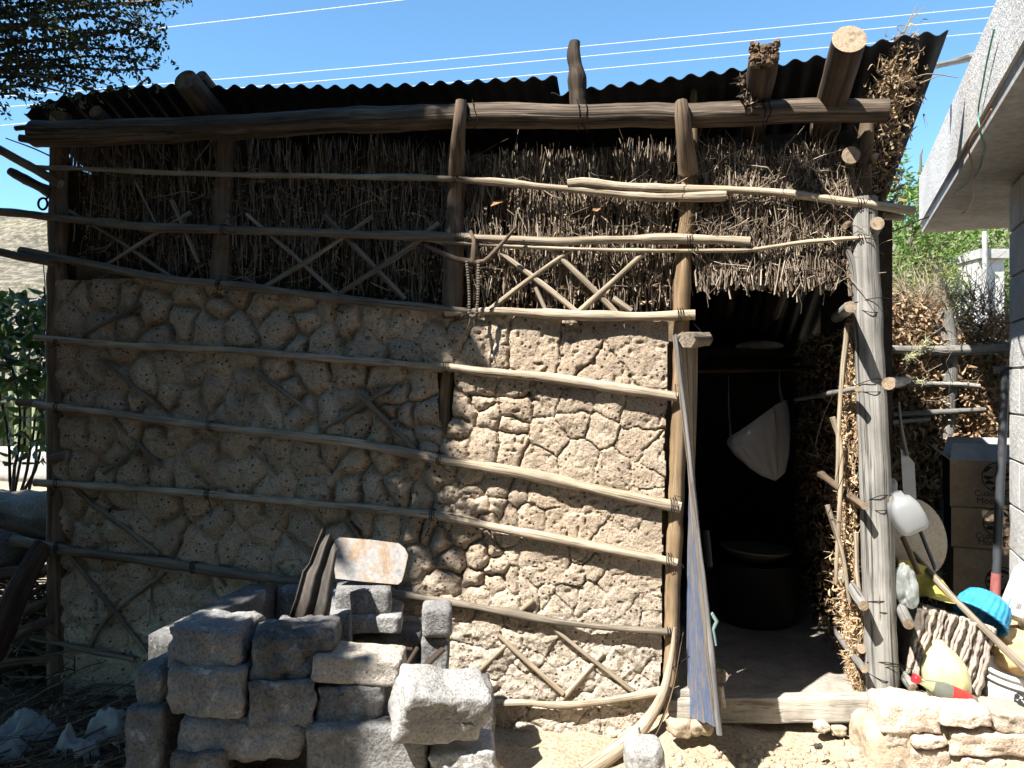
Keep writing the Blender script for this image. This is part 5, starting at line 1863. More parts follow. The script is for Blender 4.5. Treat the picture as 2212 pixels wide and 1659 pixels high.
# loose lumps of earth and pebbles on the bank below the sill
rs = np.random.default_rng(900)
mb = MB()
for _ in range(420):
    x = rs.uniform(1300, 1960); y = rs.uniform(1565, 1665)
    Y = 3.0 - (y - 1560) * 0.0022 - rs.uniform(0, .12)
    q = at(x, y, Y); q[2] = float(ground_h(q[0], q[1]))
    sz = abs(rs.normal(0.0, 0.007)) + 0.004
    V, f = round_box((sz * 2, sz * 1.7, sz * 1.4), sz * .5, 2, sz * .5, 60, int(rs.integers(999)))
    mb.add(V @ rot(*rs.uniform(0, 3, 3)).T + q, f)
o = mb.build('pebbles', M['mortar'], smooth=True)
tag(o, 'loose crumbs of earth and pebbles on the bank below the door sill', 'pebbles', kind='stuff')
for k, (x, y, s, mt, lab) in enumerate([(1776, 1568, .034, 'stone', 'reddish clay lump poking out under the middle of the sill'), (1812, 1576, .03, 'mortar', 'earth lump under the sill nearest the gate post'), (1470, 1572, .05, 'mortar', 'crumbly clod of earth under the hinge end of the sill'), (1512, 1570, .045, 'mortar', 'second clod of earth under the sill beside the door foot'), (1768, 1612, .016, 'dark_tin', 'small dark pebble on the bank before the sill')]):
    V, f = round_box((s * 1.8, s * 1.5, s * 1.2), s * .5, 6, s * .4, 30, k + 60)
    o = link_mesh('clod_of_earth', V + at(x, y, 2.96 if k < 4 else 2.80), f, M[mt])
    tag(o, lab, 'clod')

# ================================================================== LOW STONE WALL (bottom right)
SW = thing('brick_wall', at(2060, 1640, 2.8) * np.array([1, 1, 0]) + np.array([0, 0, .1]), 'low sun-bleached brick and mud wall at the lower corner of the yard', 'wall')
SW['kind'] = 'thing'
V, f = round_box((0.64, 0.20, 0.36), 0.04, 22, 0.035, 14, 301)
core = link_mesh('mud_mortar', V + at(2085, 1655, 2.74) + np.array([0, .11, -0.055]), f, M['mortar'], SW)
for k, (x0, x1, y0, y1, dy) in enumerate([(1912, 2040, 1496, 1586, .02), (2036, 2148, 1513, 1571, -.01), (2152, 2240, 1518, 1584, 0), (1914, 1974, 1566, 1614, .03), (1978, 2050, 1592, 1614, .0), (2062, 2240, 1584, 1633, -.01),
                                         (1918, 1968, 1618, 1690, .03), (1972, 2060, 1620, 1690, .01), (2078, 2172, 1637, 1680, -.01), (2178, 2240, 1640, 1690, 0)]):
    Y = 2.72 + dy
    c = at((x0 + x1) / 2, (y0 + y1) / 2 + (14 if k < 3 else 4), Y); w = (x1 - x0) * Y / F; h = (y1 - y0 - (24 if k < 3 else 0)) * Y / F
    V, f = round_box((w, 0.15, h), 0.010, 12, 0.020, 16, 310 + k)
    link_mesh('brick', V @ rot(0, rs.normal(0, .02) + .03, rs.normal(0, .04)).T + c + np.array([0, .075, 0]), f, M['stone'], SW)

# ================================================================== YARD JUNK
def place_lathe(name, prof, base, axis_, mat, label, cat, n=28, rib=None, parent=None):
    V, f = lathe(prof, n)
    if rib:
        a = np.tile(np.arange(n), len(prof)) * 2 * math.pi / n
        V[:, :2] *= (1 + rib[1] * np.cos(a * rib[0]))[:, None]
    V = V @ frame_to(axis_).T + np.asarray(base)
    o = link_mesh(name, V, f, mat, parent)
    return tag(o, label, cat) if label else o


# cardboard boxes with printed marks
M['card'] = rough_mat('cardboard', [(0.36, 0.26, 0.165), (0.46, 0.345, 0.23)], 5, 0.9, 0.1, 40, var=0.08)
M['print'] = flat_mat('dark_box_print', (0.055, 0.045, 0.04), 0.8, 0.2)
M['navy'] = flat_mat('navy_box_side', (0.035, 0.045, 0.075), 0.7, 0.2)
M['palecard'] = flat_mat('pale_print', (0.42, 0.43, 0.45), 0.8, 0.2)


def text_mesh(s, size, origin, ax, ay, nrm, mat, parent, name):
    cu = bpy.data.curves.new(name, 'FONT'); cu.body = s; cu.size = size; cu.align_x = 'CENTER'
    to = bpy.data.objects.new(name, cu); COL.objects.link(to)
    dg = bpy.context.evaluated_depsgraph_get()
    me = bpy.data.meshes.new_from_object(to.evaluated_get(dg))
    bpy.data.objects.remove(to)
    org = origin_of(parent)
    for v in me.vertices:
        x, y = v.co.x, v.co.y
        v.co = Vector(origin + ax * x + ay * y + nrm * 0.002 - org)
    me.materials.clear(); me.materials.append(mat)
    o = bpy.data.objects.new(name, me); COL.objects.link(o); o.parent = parent
    return o


def disc_poly(name, pts, c, ax, ay, nrm, mat, parent, off=0.002):
    V = np.array([c + ax * x + ay * y + nrm * off for x, y in pts])
    return link_mesh(name, V, [list(range(len(pts)))], mat, parent, smooth=False)


def ring(name, r0, r1, c, ax, ay, nrm, mat, parent):
    n = 40
    V = []
    for k in range(n):
        a = 2 * math.pi * k / n
        for r in (r0, r1):
            V.append(c + ax * r * math.cos(a) + ay * r * math.sin(a) + nrm * 0.002)
    f = [[2 * k, 2 * k + 1, (2 * k + 3) % (2 * n), (2 * k + 2) % (2 * n)] for k in range(n)]
    return link_mesh(name, np.array(V), f, mat, parent, smooth=False)


def carton(corner, w, d, h, label, printed, flaps=False, navy=False):
    base = corner + cr * w / 2 + cd * d / 2
    T = thing('cardboard_box', base, label, 'box', 'printed cartons stacked beside the concrete house')
    t = 0.004
    sides = [('panel', corner, cr * w, Z * h, -cd), ('panel', corner + cd * d, -cd * d, Z * h, -cr), ('panel', corner + cr * w, cd * d, Z * h, cr), ('panel', corner + cd * d + cr * w, -cr * w, Z * h, cd)]
    front = None
    for k, (nm, o0, a, b_, nn) in enumerate(sides):
        V, f = box_v(o0 + a / 2 + b_ / 2 - nn * t / 2, a / 2 * 0.998, b_ / 2, nn * t / 2)
        o = link_mesh(nm, V, f, M['navy'] if (k == 1 and navy) else M['card'], T, smooth=False)
        if k == 0: front = o
        if k == 1: side = o
    V, f = box_v(base + Z * t, cr * (w / 2 - t), cd * (d / 2 - t), Z * t / 2); link_mesh('bottom', V, f, M['card'], T, smooth=False)
    if flaps:
        for (o0, a, out, ang) in [(corner + Z * h, cr * w, -cd, 0.9), (corner + cd * d + Z * h, -cd * d, -cr, 0.7), (corner + cd * d + cr * w + Z * h, -cr * w, cd, 1.2)]:
            b_ = (Z * math.sin(ang) + out * math.cos(ang)) * 0.10
            if ang == 0.9: b_ = (Z * 0.7 + cd * 0.7) * 0.11
            V = np.array([o0, o0 + a, o0 + a * .92 + b_, o0 + a * 0.06 + b_])
            o = link_mesh('flap', V, [[0, 1, 2, 3]], M['palecard'], T, smooth=False); o.modifiers.new('t', 'SOLIDIFY').thickness = .004
    else:
        V, f = box_v(corner + cr * w / 2 + cd * d / 2 + Z * (h - .001), cr * w / 2, cd * d / 2, Z * .002); link_mesh('lid', V, f, M['card'], T, smooth=False)
    if printed:
        c = corner + cr * (w * 0.60) + Z * (h * 0.66)
        ring('printed_ring', 0.068, 0.073, c, cr, Z, -cd, M['print'], front)
        def lobe(x, y, L_, w_, ang, bend_):
            o_ = []
            for q_ in list(np.linspace(0, 1, 9)) + list(np.linspace(1, 0, 9))[1:-1]:
                up = 1 if len(o_) < 9 else -1
                xx = L_ * q_; yy = up * w_ * math.sin(math.pi * min(1, q_ ** 0.7)) * (1 - .4 * q_) + bend_ * math.sin(math.pi * q_)
                o_.append((x + xx * math.cos(ang) - yy * math.sin(ang), y + xx * math.sin(ang) + yy * math.cos(ang)))
            return o_
        for k, pts in enumerate([lobe(-.062, .022, .05, .011, .55, .008), lobe(-.067, .0, .052, .011, .10, -.006), lobe(-.06, -.028, .05, .012, -.15, .006), lobe(-.03, -.058, .06, .012, .75, -.01),
                                 lobe(-.015, .052, .06, .010, -.5, .01), lobe(.005, -.03, .055, .013, .35, .012), lobe(.02, .012, .042, .012, .6, -.008), lobe(-.012, .0, .04, .007, .9, .012)]):
            disc_poly('printed_mark', pts, c, cr, Z, -cd, M['print'], front)
        text_mesh('Cuauhtemoc', 0.040, corner + cr * (w * 0.60) + Z * (h * 0.25), cr, Z, -cd, M['print'], front, 'lettering')
        text_mesh('Moctezuma', 0.040, corner + cr * (w * 0.60) + Z * (h * 0.09), cr, Z, -cd, M['print'], front, 'lettering')
        if navy:
            text_mesh('CAGUAMAS Y 6', 0.030, corner + cd * (d * 0.30) + Z * (h * 0.48), Z, -cd * -1 * -1, -cr, M['palecard'], side, 'lettering')
    return T


bw, bd = 0.345, 0.28
k0 = at(2052, 1093, 3.92)
carton(k0, bw, bd, 0.225, 'topmost open carton with round emblem and brewery lettering', True, True, True)
k1 = at(2056, 1180, 3.92); k1[:2] = k0[:2] + np.array([.006, .0])
carton(k1, bw, bd, k0[2] - k1[2] - 0.004, 'second carton of the stack, under the open one', True, False, True)
k2 = k1.copy(); k2[2] = 0.26
carton(k2 + cr * .01, bw, bd, k1[2] - k2[2] - 0.004, 'lowest carton of the stack, standing on the ground', True)

# iron bar with T handle
IB = thing('iron_stamper', at(2150, 1292, 3.55), 'dark iron bar with a T handle and red lower end standing before the cartons', 'tool')
M['iron'] = flat_mat('dark_iron', (0.075, 0.08, 0.09), 0.5, 0.5, 0.3)
M['redpaint'] = flat_mat('faded_red_paint', (0.36, 0.12, 0.11), 0.7)
stick('shaft', [at(2172, 800, 3.55), at(2152, 1238, 3.55)], [.018, .018], M['iron'], IB, n=12, wob=0, knots=0)
stick('shaft_end', [at(2152, 1238, 3.55), at(2149, 1294, 3.55)], [.019, .021], M['redpaint'], IB, n=12, wob=0, knots=.05)
stick('handle', [at(2142, 798, 3.55), at(2197, 797, 3.55)], [.012, .012], M['iron'], IB, n=12, wob=0, knots=0)
stick('brace', [at(2195, 800, 3.55), at(2181, 870, 3.57), at(2190, 960, 3.6)], [.007, .007, .006], M['iron'], IB, n=8, wob=0, knots=0)
stick('foot', [at(2146, 1282, 3.55), at(2170, 1296, 3.5)], [.008, .006], M['iron'], IB, n=8, wob=0)

M['greymetal'] = flat_mat('dull_grey_metal', (0.30, 0.31, 0.32), 0.55, 0.4, 0.2, dirt=.15)
poly = [(1944, 970), (1950, 972), (1962, 986), (1974, 1000), (1978, 1080), (1974, 1098), (1952, 1108)]
o = link_mesh('metal_blade', np.array([at(x, y, 3.30) for x, y in poly]), [list(range(len(poly)))], M['greymetal'], smooth=False)
o.modifiers.new('t', 'SOLIDIFY').thickness = .006
tag(o, 'narrow flat grey metal blade standing just beside the gate post', 'blade')
o = stick('grey_stick', [at(1941, 868, 3.32), at(1946, 915, 3.32), at(1953, 958, 3.3), at(1960, 985, 3.28)], [.005, .006, .008, .008], M['greypost'], n=7, wob=0)
tag(o, 'thin grey stick rising above the flat metal blade', 'stick')

M['film'] = plastic_film('milky_plastic', (0.42, 0.43, 0.43), 0.45, 0.18)
M['clear'] = plastic_film('thin_clear_plastic', (0.50, 0.53, 0.51), 0.3, 0.5)


def crumple(name, c, size, mat, label, cat, seed, amp=0.3, fold=6.0, n=22, rot_=(0, 0, 0), parent=None):
    V, f = round_box((2, 2, 2), 0.95, n, 0, 1, 0)
    d = V / np.linalg.norm(V, axis=1)[:, None]
    k = np.abs(fbm3(d * fold * 0.5 + seed, seed, 3)) * 2 + 0.5 * np.abs(fbm3(d * fold + seed, seed + 3, 3))
    V = d * (1 + amp * (0.5 - k))[:, None]
    V = V * np.asarray(size) @ rot(*rot_).T + c
    o = link_mesh(name, V, f, mat, parent)
    return tag(o, label, cat) if label else o


pj = [(.0, .0), (.03, .001), (.046, .006), (.054, .022), (.057, .06), (.055, .10), (.040, .128), (.022, .140), (.018, .160)]
V, f = lathe(pj, 40)
an = np.tile(np.arange(40), len(pj)) * 2 * math.pi / 40
V[:, :2] *= (0.92 / (np.abs(np.cos(an)) ** 5 + np.abs(np.sin(an)) ** 5) ** 0.2)[:, None]
V += 0.006 * np.stack([fbm3(V * 30 + k, 70 + k, 3) for k in range(3)], 1)
o = link_mesh('plastic_jug', V @ frame_to((-.42, .1, .9), (0, 1, 0.3)).T + at(1978, 1150, 2.92), f, M['film'])
tag(o, 'translucent white cut plastic jug hung beside the gate post', 'jug')
crumple('plastic_scrap', at(1926, 1052, 3.06), (.022, .02, .032), M['film'], 'scrap of white plastic tucked behind the gate post stub', 'plastic', 8, .3, 3, 10)
crumple('plastic_bag', at(1958, 1268, 3.0), (.040, .05, .082), M['clear'], 'crumpled clear plastic bag hanging beside the gate post', 'bag', 5, .36, 1.7, 28)

# round lid
dc = at(1978, 1160, 3.45)
V, f = lathe([(0, 0), (.160, 0), (.164, .004), (.164, .012), (.160, .016), (0, .016)], 40)
o = link_mesh('round_lid', V @ frame_to((0.35, -0.9, 0.25)).T + dc, f, rough_mat('worn_fibreboard', [(0.33, 0.28, 0.22), (0.45, 0.39, 0.31)], 6, bump_s=.15))
tag(o, 'round tan fibreboard lid leaning behind the plastic jug', 'lid')
for k, (a, b_, r, lab) in enumerate([((1985, 1140, 3.3), (2022, 1232, 3.25), .008, 'thin dark rod leaning across the round lid'), ((1950, 1160, 3.25), (1985, 1240, 3.15), .012, 'grey wooden lath leaning below the plastic jug')]):
    o = stick('lath', [at(*a), at(*b_)], [r, r], M['iron'] if k == 0 else M['darkpost'], n=6, wob=0, knots=.05)
    tag(o, lab, 'rod' if k == 0 else 'lath')

# bent sheet of yellow plastic
M['yellow'] = flat_mat('yellow_plastic', (0.58, 0.52, 0.11), 0.5, 0.3, dirt=.4, dscale=25)
top = [(1938, 1206), (1965, 1211), (1995, 1219), (2018, 1234), (2045, 1262), (2068, 1302)]
bot = [(1936, 1290), (1958, 1290), (1985, 1293), (2000, 1288), (2030, 1300), (2066, 1306)]
V = []
for j in range(7):
    t = j / 6
    for i in range(6):
        x = top[i][0] * (1 - t) + bot[i][0] * t; y = top[i][1] * (1 - t) + bot[i][1] * t
        V.append(at(x, y, 3.28 - 0.05 * i * t + 0.05 * math.sin(t * 2.4) - (0.10 * t if i > 3 else 0)))
ids = np.arange(42).reshape(7, 6)
o = link_mesh('plastic_sheet', np.array(V), np.stack([ids[:-1, :-1], ids[:-1, 1:], ids[1:, 1:], ids[1:, :-1]], -1).reshape(-1, 4).tolist(), M['yellow'])
o.modifiers.new('t', 'SOLIDIFY').thickness = .003; o.modifiers.new('s', 'SUBSURF').render_levels = 2
tag(o, 'broken piece of yellow plastic tub behind the egg trays', 'plastic')

o = stick('broom_stick', [at(1973, 1191, 3.35), at(1986, 1212, 3.33), at(2070, 1302, 3.1), at(2222, 1452, 2.78)], [.004, .012, .013, .014], M['rail_dark'], n=10, wob=.004, knots=.06)
tag(o, 'long pointed wooden stick slanting down across the junk', 'stick')

# blue ribbed bowl tipped on its side
M['bluepl'] = flat_mat('blue_plastic', (0.045, 0.30, 0.56), 0.45, 0.4, dirt=.35, dscale=30)
prof = [(.100, 0), (.106, 0), (.106, .008), (.098, .012), (.094, .05), (.080, .085), (.060, .100), (0.0, .102), (0, .098), (.058, .096), (.076, .082), (.090, .05), (.095, .0), (.100, 0)]
place_lathe('bowl', prof, at(2114, 1336, 3.12), (.62, .25, .74), M['bluepl'], 'bright blue ribbed plastic bowl tipped on its side', 'bowl', 96, (24, .03))

# stack of pulp egg trays standing on edge
M['pulp'] = rough_mat('mauve_pulp', [(0.30, 0.245, 0.22), (0.39, 0.33, 0.28), (0.45, 0.38, 0.30)], 12, 0.95, 0.5, 70, var=.15, fine=160)
ET = thing('egg_tray_stack', at(2050, 1490, 3.12), 'dusty stack of mauve pulp egg trays standing on edge in the yard', 'egg trays')
ax_ = np.array([0.93, -0.20, -0.28]); ax_ /= np.linalg.norm(ax_)
upv = np.array([0.26, 0.10, 0.96]); upv -= ax_ * np.dot(upv, ax_); upv /= np.linalg.norm(upv)
dpv = np.cross(upv, ax_) * -1
if dpv[1] < 0: dpv = -dpv
c0 = at(1984, 1388, 3.02)
nt_ = 27
g_ = 25
for k in range(nt_):
    V = []
    hh = 0.285 * (1 - 0.05 * rs.random()) * (0.86 if k < 3 else 1)
    for i in range(g_):
        for j in range(g_):
            a = (i / (g_ - 1) - .5); b_ = j / (g_ - 1)
            wv = .0022 * math.sin(i * math.pi / 2.0 + 0.4 * k) * math.cos(j * math.pi / 2.0)
            jit = .013 * float(fbm2(np.array(a * 7 + k * 0.35), np.array(b_ * 7), 400, 3))
            V.append(c0 + ax_ * (k * 0.0095 + wv + jit) + upv * (a * hh + rs.normal(0, .0015)) + dpv * (b_ * .26 + rs.normal(0, .0015) + 0.012 * math.sin(k * 1.7)))
    ids = np.arange(g_ * g_).reshape(g_, g_)
    o = link_mesh('tray', np.array(V), np.stack([ids[:-1, :-1], ids[:-1, 1:], ids[1:, 1:], ids[1:, :-1]], -1).reshape(-1, 4).tolist(), M['pulp'], ET)
    o.modifiers.new('t', 'SOLIDIFY').thickness = .0100

# gourd
m, nt, b = new_mat('squash_skin')
v = coords(nt); f1 = noise(nt, v, 22, 5, .6)
nt.links.new(ramp(nt, f1, [(0.32, (0.36, 0.36, 0.17)), (0.5, (0.55, 0.54, 0.27)), (0.65, (0.66, 0.62, 0.36))]), b.inputs['Base Color'])
b.inputs['Roughness'].default_value = 0.4
prof = [(0, 0), (.04, .004), (.072, .04), (.080, .09), (.072, .14), (.052, .18), (.030, .205), (.020, .215), (.018, .23), (0, .232)]
GO = place_lathe('squash', prof, at(2056, 1520, 2.93), (-.20, .05, .97), m, 'pale yellow squash standing behind the red-capped bottle', 'squash', 40, (10, .02))

# soda bottle lying against the bricks
m, nt, b = new_mat('bottle_plastic')
b.inputs['Base Color'].default_value = (0.80, 0.84, 0.70, 1); b.inputs['Roughness'].default_value = .08; b.inputs['Transmission Weight'].default_value = .85; b.inputs['IOR'].default_value = 1.2
A = at(1975, 1465, 2.86); E = at(2112, 1530, 2.86)
dv = E - A; dv /= np.linalg.norm(dv)
SB_ = thing('soda_bottle', at(2090, 1530, 2.86), 'clear plastic soda bottle with red cap and red label lying on the bricks', 'bottle')
R_ = .036
pr = [(.0105, .012), (.0115, .03), (.016, .05), (.026, .08), (.034, .105), (R_, .125), (R_, .25), (.030, .27), (0, .272)]
place_lathe('body', pr, A, dv, m, None, None, 28, None, SB_)
place_lathe('cap', [(0, -.004), (.0145, -.004), (.0155, 0), (.0155, .016), (.0135, .018), (.0, .018)], A, dv, flat_mat('red_cap', (.55, .02, .03), .35, .5, dirt=.05), None, None, 24, (24, .02), SB_)
place_lathe('label', [(R_ + .0006, .128), (R_ + .001, .13), (R_ + .001, .205), (R_ + .0006, .207)], A, dv, flat_mat('red_label', (.60, .035, .03), .45, .4, dirt=.35, dscale=40), None, None, 28, None, SB_)

# white paint bucket
PB = thing('paint_bucket', at(2212, 1530, 2.98), 'white paint bucket with a black speckled label at the edge of the picture', 'bucket')
wp_ = flat_mat('white_bucket_plastic', (.70, .69, .66), .5, .3, dirt=.35, dscale=22)
axb = np.array([.08, -.05, 1.0])
pb = at(2214, 1446, 2.98) - axb * .205
place_lathe('body', [(0, 0), (.118, 0), (.124, .01), (.136, .205), (.133, .205), (.120, .012), (0, .012)], pb, axb, wp_, None, None, 40, None, PB)
place_lathe('rim', [(.136, .165), (.142, .166), (.143, .176), (.138, .178), (.138, .192), (.146, .194), (.147, .206), (.136, .208)], pb, axb, wp_, None, None, 40, None, PB)
m, nt, b = new_mat('black_speckled_label')
v = coords(nt); f1 = noise(nt, v, 60, 3, .6)
nt.links.new(ramp(nt, f1, [(0.58, (.03, .03, .032)), (0.63, (.6, .6, .6))]), b.inputs['Base Color']); b.inputs['Roughness'].default_value = .5
V, f = lathe([(.1275, .03), (.1365, .158)], 60)
V *= np.array([1.004, 1.004, 1])
f = [q for q in f if 27 < (q[0] % 60) < 52]
V = V @ frame_to(axb).T + pb
link_mesh('label', V, f, m, PB)

o = crumple('orange_jug', at(2196, 1408, 3.12), (.10, .09, .085), flat_mat('orange_plastic', (.66, .46, .22), .55, .3, dirt=.35, dscale=25), 'broken pale orange plastic jug behind the paint bucket', 'jug', 11, .15, 2.5, 16)
V, f = round_box((.30, .22, .02), .006, 6, .004, 10, 5)
o = link_mesh('cardboard_sheet', V @ rot(.35, .25, .2).T + at(2165, 1352, 3.3), f, M['card'])
tag(o, 'flattened brown cardboard under the blue bowl', 'cardboard')
# white bottle with printed label
WB = thing('white_bottle', at(2188, 1332, 3.2), 'white plastic bottle with blue print and bar code leaning at the edge', 'bottle')
a0 = at(2186, 1334, 3.2); dvb = at(2246, 1180, 3.25) - a0; dvb /= np.linalg.norm(dvb)
place_lathe('body', [(0, 0), (.048, 0), (.055, .008), (.055, .19), (.04, .22), (.018, .235), (.018, .26), (0, .26)], a0, dvb, wp_, None, None, 36, None, WB)
Fm = frame_to(dvb)


def on_cyl(ang, h, r=.0556):
    return a0 + Fm @ np.array([r * math.cos(ang), r * math.sin(ang), h])


cand = [(np.dot(Fm @ np.array([math.cos(t), math.sin(t), 0]), np.array([-.55, -.83, 0])), t) for t in np.linspace(0, 6.28, 60)]
t0 = max(cand)[1]
bluep = flat_mat('blue_print', (.08, .20, .42), .5)
for k, (da, h0, h1, w_) in enumerate([(-.55, .015, .06, .12), (-.30, .015, .035, .1)]):
    V = np.array([on_cyl(t0 + da, h0), on_cyl(t0 + da + w_, h0), on_cyl(t0 + da + w_, h1), on_cyl(t0 + da, h1)])
    link_mesh('printed_patch', V, [[0, 1, 2, 3]], bluep, WB, smooth=False)
V = []; Fs = []
for k in range(9):
    a1 = t0 + 0.0 + k * .035; wd = .012 + .012 * (k % 3 == 0)
    n0 = len(V)
    V += [on_cyl(a1, .03), on_cyl(a1 + wd, .03), on_cyl(a1 + wd, .055), on_cyl(a1, .055)]; Fs.append([n0, n0 + 1, n0 + 2, n0 + 3])
link_mesh('bar_code', np.array(V), Fs, M['print'], WB, smooth=False)

# ================================================================== HANGING THINGS ON THE FRONT
HK = thing('forked_branch', wp(1022, 570, .07), 'dark forked branch tied to the wall as a hook', 'branch')
stick('arm', [wp(918, 530, .075), wp(950, 544, .08), wp(985, 560, .08), wp(1022, 566, .08)], [.006, .009, .011, .014], M['darkpost'], HK, n=9, wob=.008, knots=.25)
stick('arm', [wp(1116, 488, .09), wp(1080, 530, .09), wp(1045, 565, .085), wp(1022, 568, .08)], [.006, .008, .010, .013], M['darkpost'], HK, n=9, wob=.004, knots=.2)
stick('arm', [wp(1016, 500, .075), wp(1024, 520, .08), wp(1022, 568, .082)], [.008, .009, .013], M['darkpost'], HK, n=9, wob=.004, knots=.2)
BS = MB()
mb = MB()
for x0, y0, x1, y1 in [(1008, 566, 1013, 676), (1033, 568, 1029, 676)]:
    n = 20
    for k in range(n):
        t = k / (n - 1)
        q = wp(x0 + (x1 - x0) * t + 2.5 * math.sin(t * 3), y0 + (y1 - y0) * t, .105)
        V, f = round_box((.0135, .0135, .0115), .0055, 4, .001, 100, k)
        mb.add(V + q, f)
for k in range(5):
    q = wp(1013 + k * 4, 676 + 8 * math.sin(k / 4 * math.pi), .105)
    V, f = round_box((.0135, .0135, .0115), .0055, 4, .001, 100, k); mb.add(V + q, f)
for s_ in (-1, 1):
    p, r = spline([wp(1020 + s_ * 4, 688, .105), wp(1018 + s_ * 8, 712, .10), wp(1022 + s_ * 14, 738, .10)], [.002, .0015, .001], .01)
    V, Fs, WC, ns = tube(p, r, 5); mb.add(V, Fs)
o = mb.build('bead_string', rough_mat('dusty_beads', [(.10, .08, .06), (.18, .15, .115)], 60, var=.1))
tag(o, 'loop of dark wooden beads hanging from the forked branch', 'bead string')
for k, (x, y, lab) in enumerate([(1075, 437, 'curled brown dead leaf caught in the brush below the top rail'), (1296, 446, 'folded brown dead leaf in the brush, between jamb and forked branch')]):
    V, f, rn = leaf_cloud(np.array([wp(x - 16, y + 9, .02)]), np.array([U * 1.0 + Z * .55]), .055, .03, 50 + k, .25)
    o = MB().add(V, f, rnd=.8).build('dead_leaf', rough_mat('brown_leaf', [(.22, .12, .06), (.34, .20, .11)], 30))
    tag(o, lab, 'leaf')

# ================================================================== INSIDE THE HUT
BG = thing('carrier_bag', at(1650, 1040, 3.72), 'whitish plastic carrier bag hanging in the dark doorway', 'bag')
V = []; nr = 30; na = 80
for i in range(nr):
    t = i / (nr - 1)
    cx_ = np.interp(t, [0, .3, .7, 1], [1634, 1640, 1658, 1674]); wv = np.interp(t, [0, .12, .35, .7, .9, 1], [58, 62, 58, 40, 24, 2])
    for j in range(na):
        a = 2 * math.pi * j / na
        ca, sa = math.cos(a), math.sin(a)
        cr_ = 1 + 0.55 * float(fbm2(np.array(ca * 2.2), np.array(sa * 2.2 + t * 0.8), 700, 3)) * (0.3 + t * 0.6) + 0.10 * float(fbm2(np.array(ca * 9), np.array(sa * 9 + t * 2), 701, 2))
        y = (905 - 42 * ca) * (1 - t) + 1038 * t + 10 * math.sin(t * math.pi) * float(fbm2(np.array(ca * 3), np.array(sa * 3), 702, 2))
        V.append(at(cx_ + wv * cr_ * ca, y, 3.72 + wv * .0011 * cr_ * sa))
ids = np.arange(nr * na).reshape(nr, na)
q = np.stack([ids[:-1, :], np.roll(ids, -1, 1)[:-1, :], np.roll(ids, -1, 1)[1:, :], ids[1:, :]], -1).reshape(-1, 4)
M['bagfilm'] = plastic_film('white_bag_film', (.38, .41, .47), .35, .12)
link_mesh('sack', np.array(V), q.tolist(), M['bagfilm'], BG)
stick('strap', [at(1684, 800, 3.8), at(1683, 830, 3.78), at(1690, 868, 3.74)], [.004, .010, .016], M['bagfilm'], BG, n=8, flat=.25, wob=0)
stick('strap', [at(1574, 810, 3.8), at(1574, 880, 3.78), at(1578, 946, 3.73)], [.004, .010, .016], M['bagfilm'], BG, n=8, flat=.25, wob=0)
stick('pole_hanger', [at(1500, 800, 3.83), at(1760, 796, 3.83)], [.012, .012], M['log'], BG, n=8)
SHF = thing('shelf', hut(0.3, 2.05, 1.3), 'dark plank shelf on the dark rear wall of the hut', 'shelf')
V, f = box_v(at(1640, 765, 5.0), (.36, 0, 0), (0, .14, 0), (0, 0, .015)); link_mesh('board', V, f, M['log'], SHF, smooth=False)
stick('bracket', [at(1560, 768, 4.95), at(1560, 840, 5.1)], [.012, .012], M['log'], SHF, n=6, wob=0)
stick('bracket', [at(1720, 768, 4.95), at(1720, 840, 5.1)], [.012, .012], M['log'], SHF, n=6, wob=0)
crumple('folded_sacks', at(1640, 748, 4.95), (.14, .08, .035), flat_mat('pale_sacking', (.42, .36, .28), .9), 'pale folded sacks lying on the shelf inside', 'sacks', 14, .2, 3, 12)
tub = place_lathe('tub', [(0, 0), (.17, 0), (.19, .03), (.205, .30), (.215, .31), (.20, .31), (.185, .03), (0, .02)], at(1635, 1340, 4.1), (0, 0, 1), flat_mat('black_tub', (.02, .02, .022), .5), 'black plastic tub standing on the hut floor', 'tub', 36)
place_lathe('basin', [(0, 0), (.10, 0), (.17, .05), (.185, .055), (.17, .058), (.10, .012), (0, .01)], at(1633, 1340, 4.1) + np.array([0, 0, .315]), (0.05, 0, 1), flat_mat('grey_enamel', (.30, .31, .31), .3, .5), 'shallow grey enamel basin set on the black tub', 'basin', 36)

# ================================================================== FIREWOOD, BAGS AND LITTER AT THE LEFT
o = stick('dark_trunk', [at(-30, 1425, 3.12), at(30, 1300, 3.2), at(96, 1178, 3.35)], [.075, .07, .05], M['log'], n=12, wob=.02, knots=.15, flat=.55)
tag(o, 'thick black split trunk leaning at the far left of the hut', 'log')
fw = [((-40, 1130, 3.8), (110, 1160, 3.75), .022, 'topmost dark firewood stick in the shaded pile left of the corner post'), ((-40, 1245, 3.75), (112, 1230, 3.7), .03, 'thickest firewood stick in the shaded pile, behind the black trunk'), ((40, 1330, 3.55), (112, 1300, 3.7), .02, 'short firewood stick between the black trunk and the corner post'),
      ((20, 1380, 3.5), (112, 1335, 3.65), .025, 'firewood stick just under the short one by the corner post'), ((-30, 1440, 3.4), (110, 1420, 3.55), .02, 'lowest firewood stick, lying at the foot of the corner post')]
for a, b_, r, lab in fw:
    o = stick('firewood', [at(*a), (at(*a) + at(*b_)) / 2 + np.array([0, 0, .01]), at(*b_)], [r, r, r * .8], M['darkpost'], n=8, wob=.02, knots=.15, cutmat=M['cut'])
    tag(o, lab, 'firewood', 'firewood left of the hut')
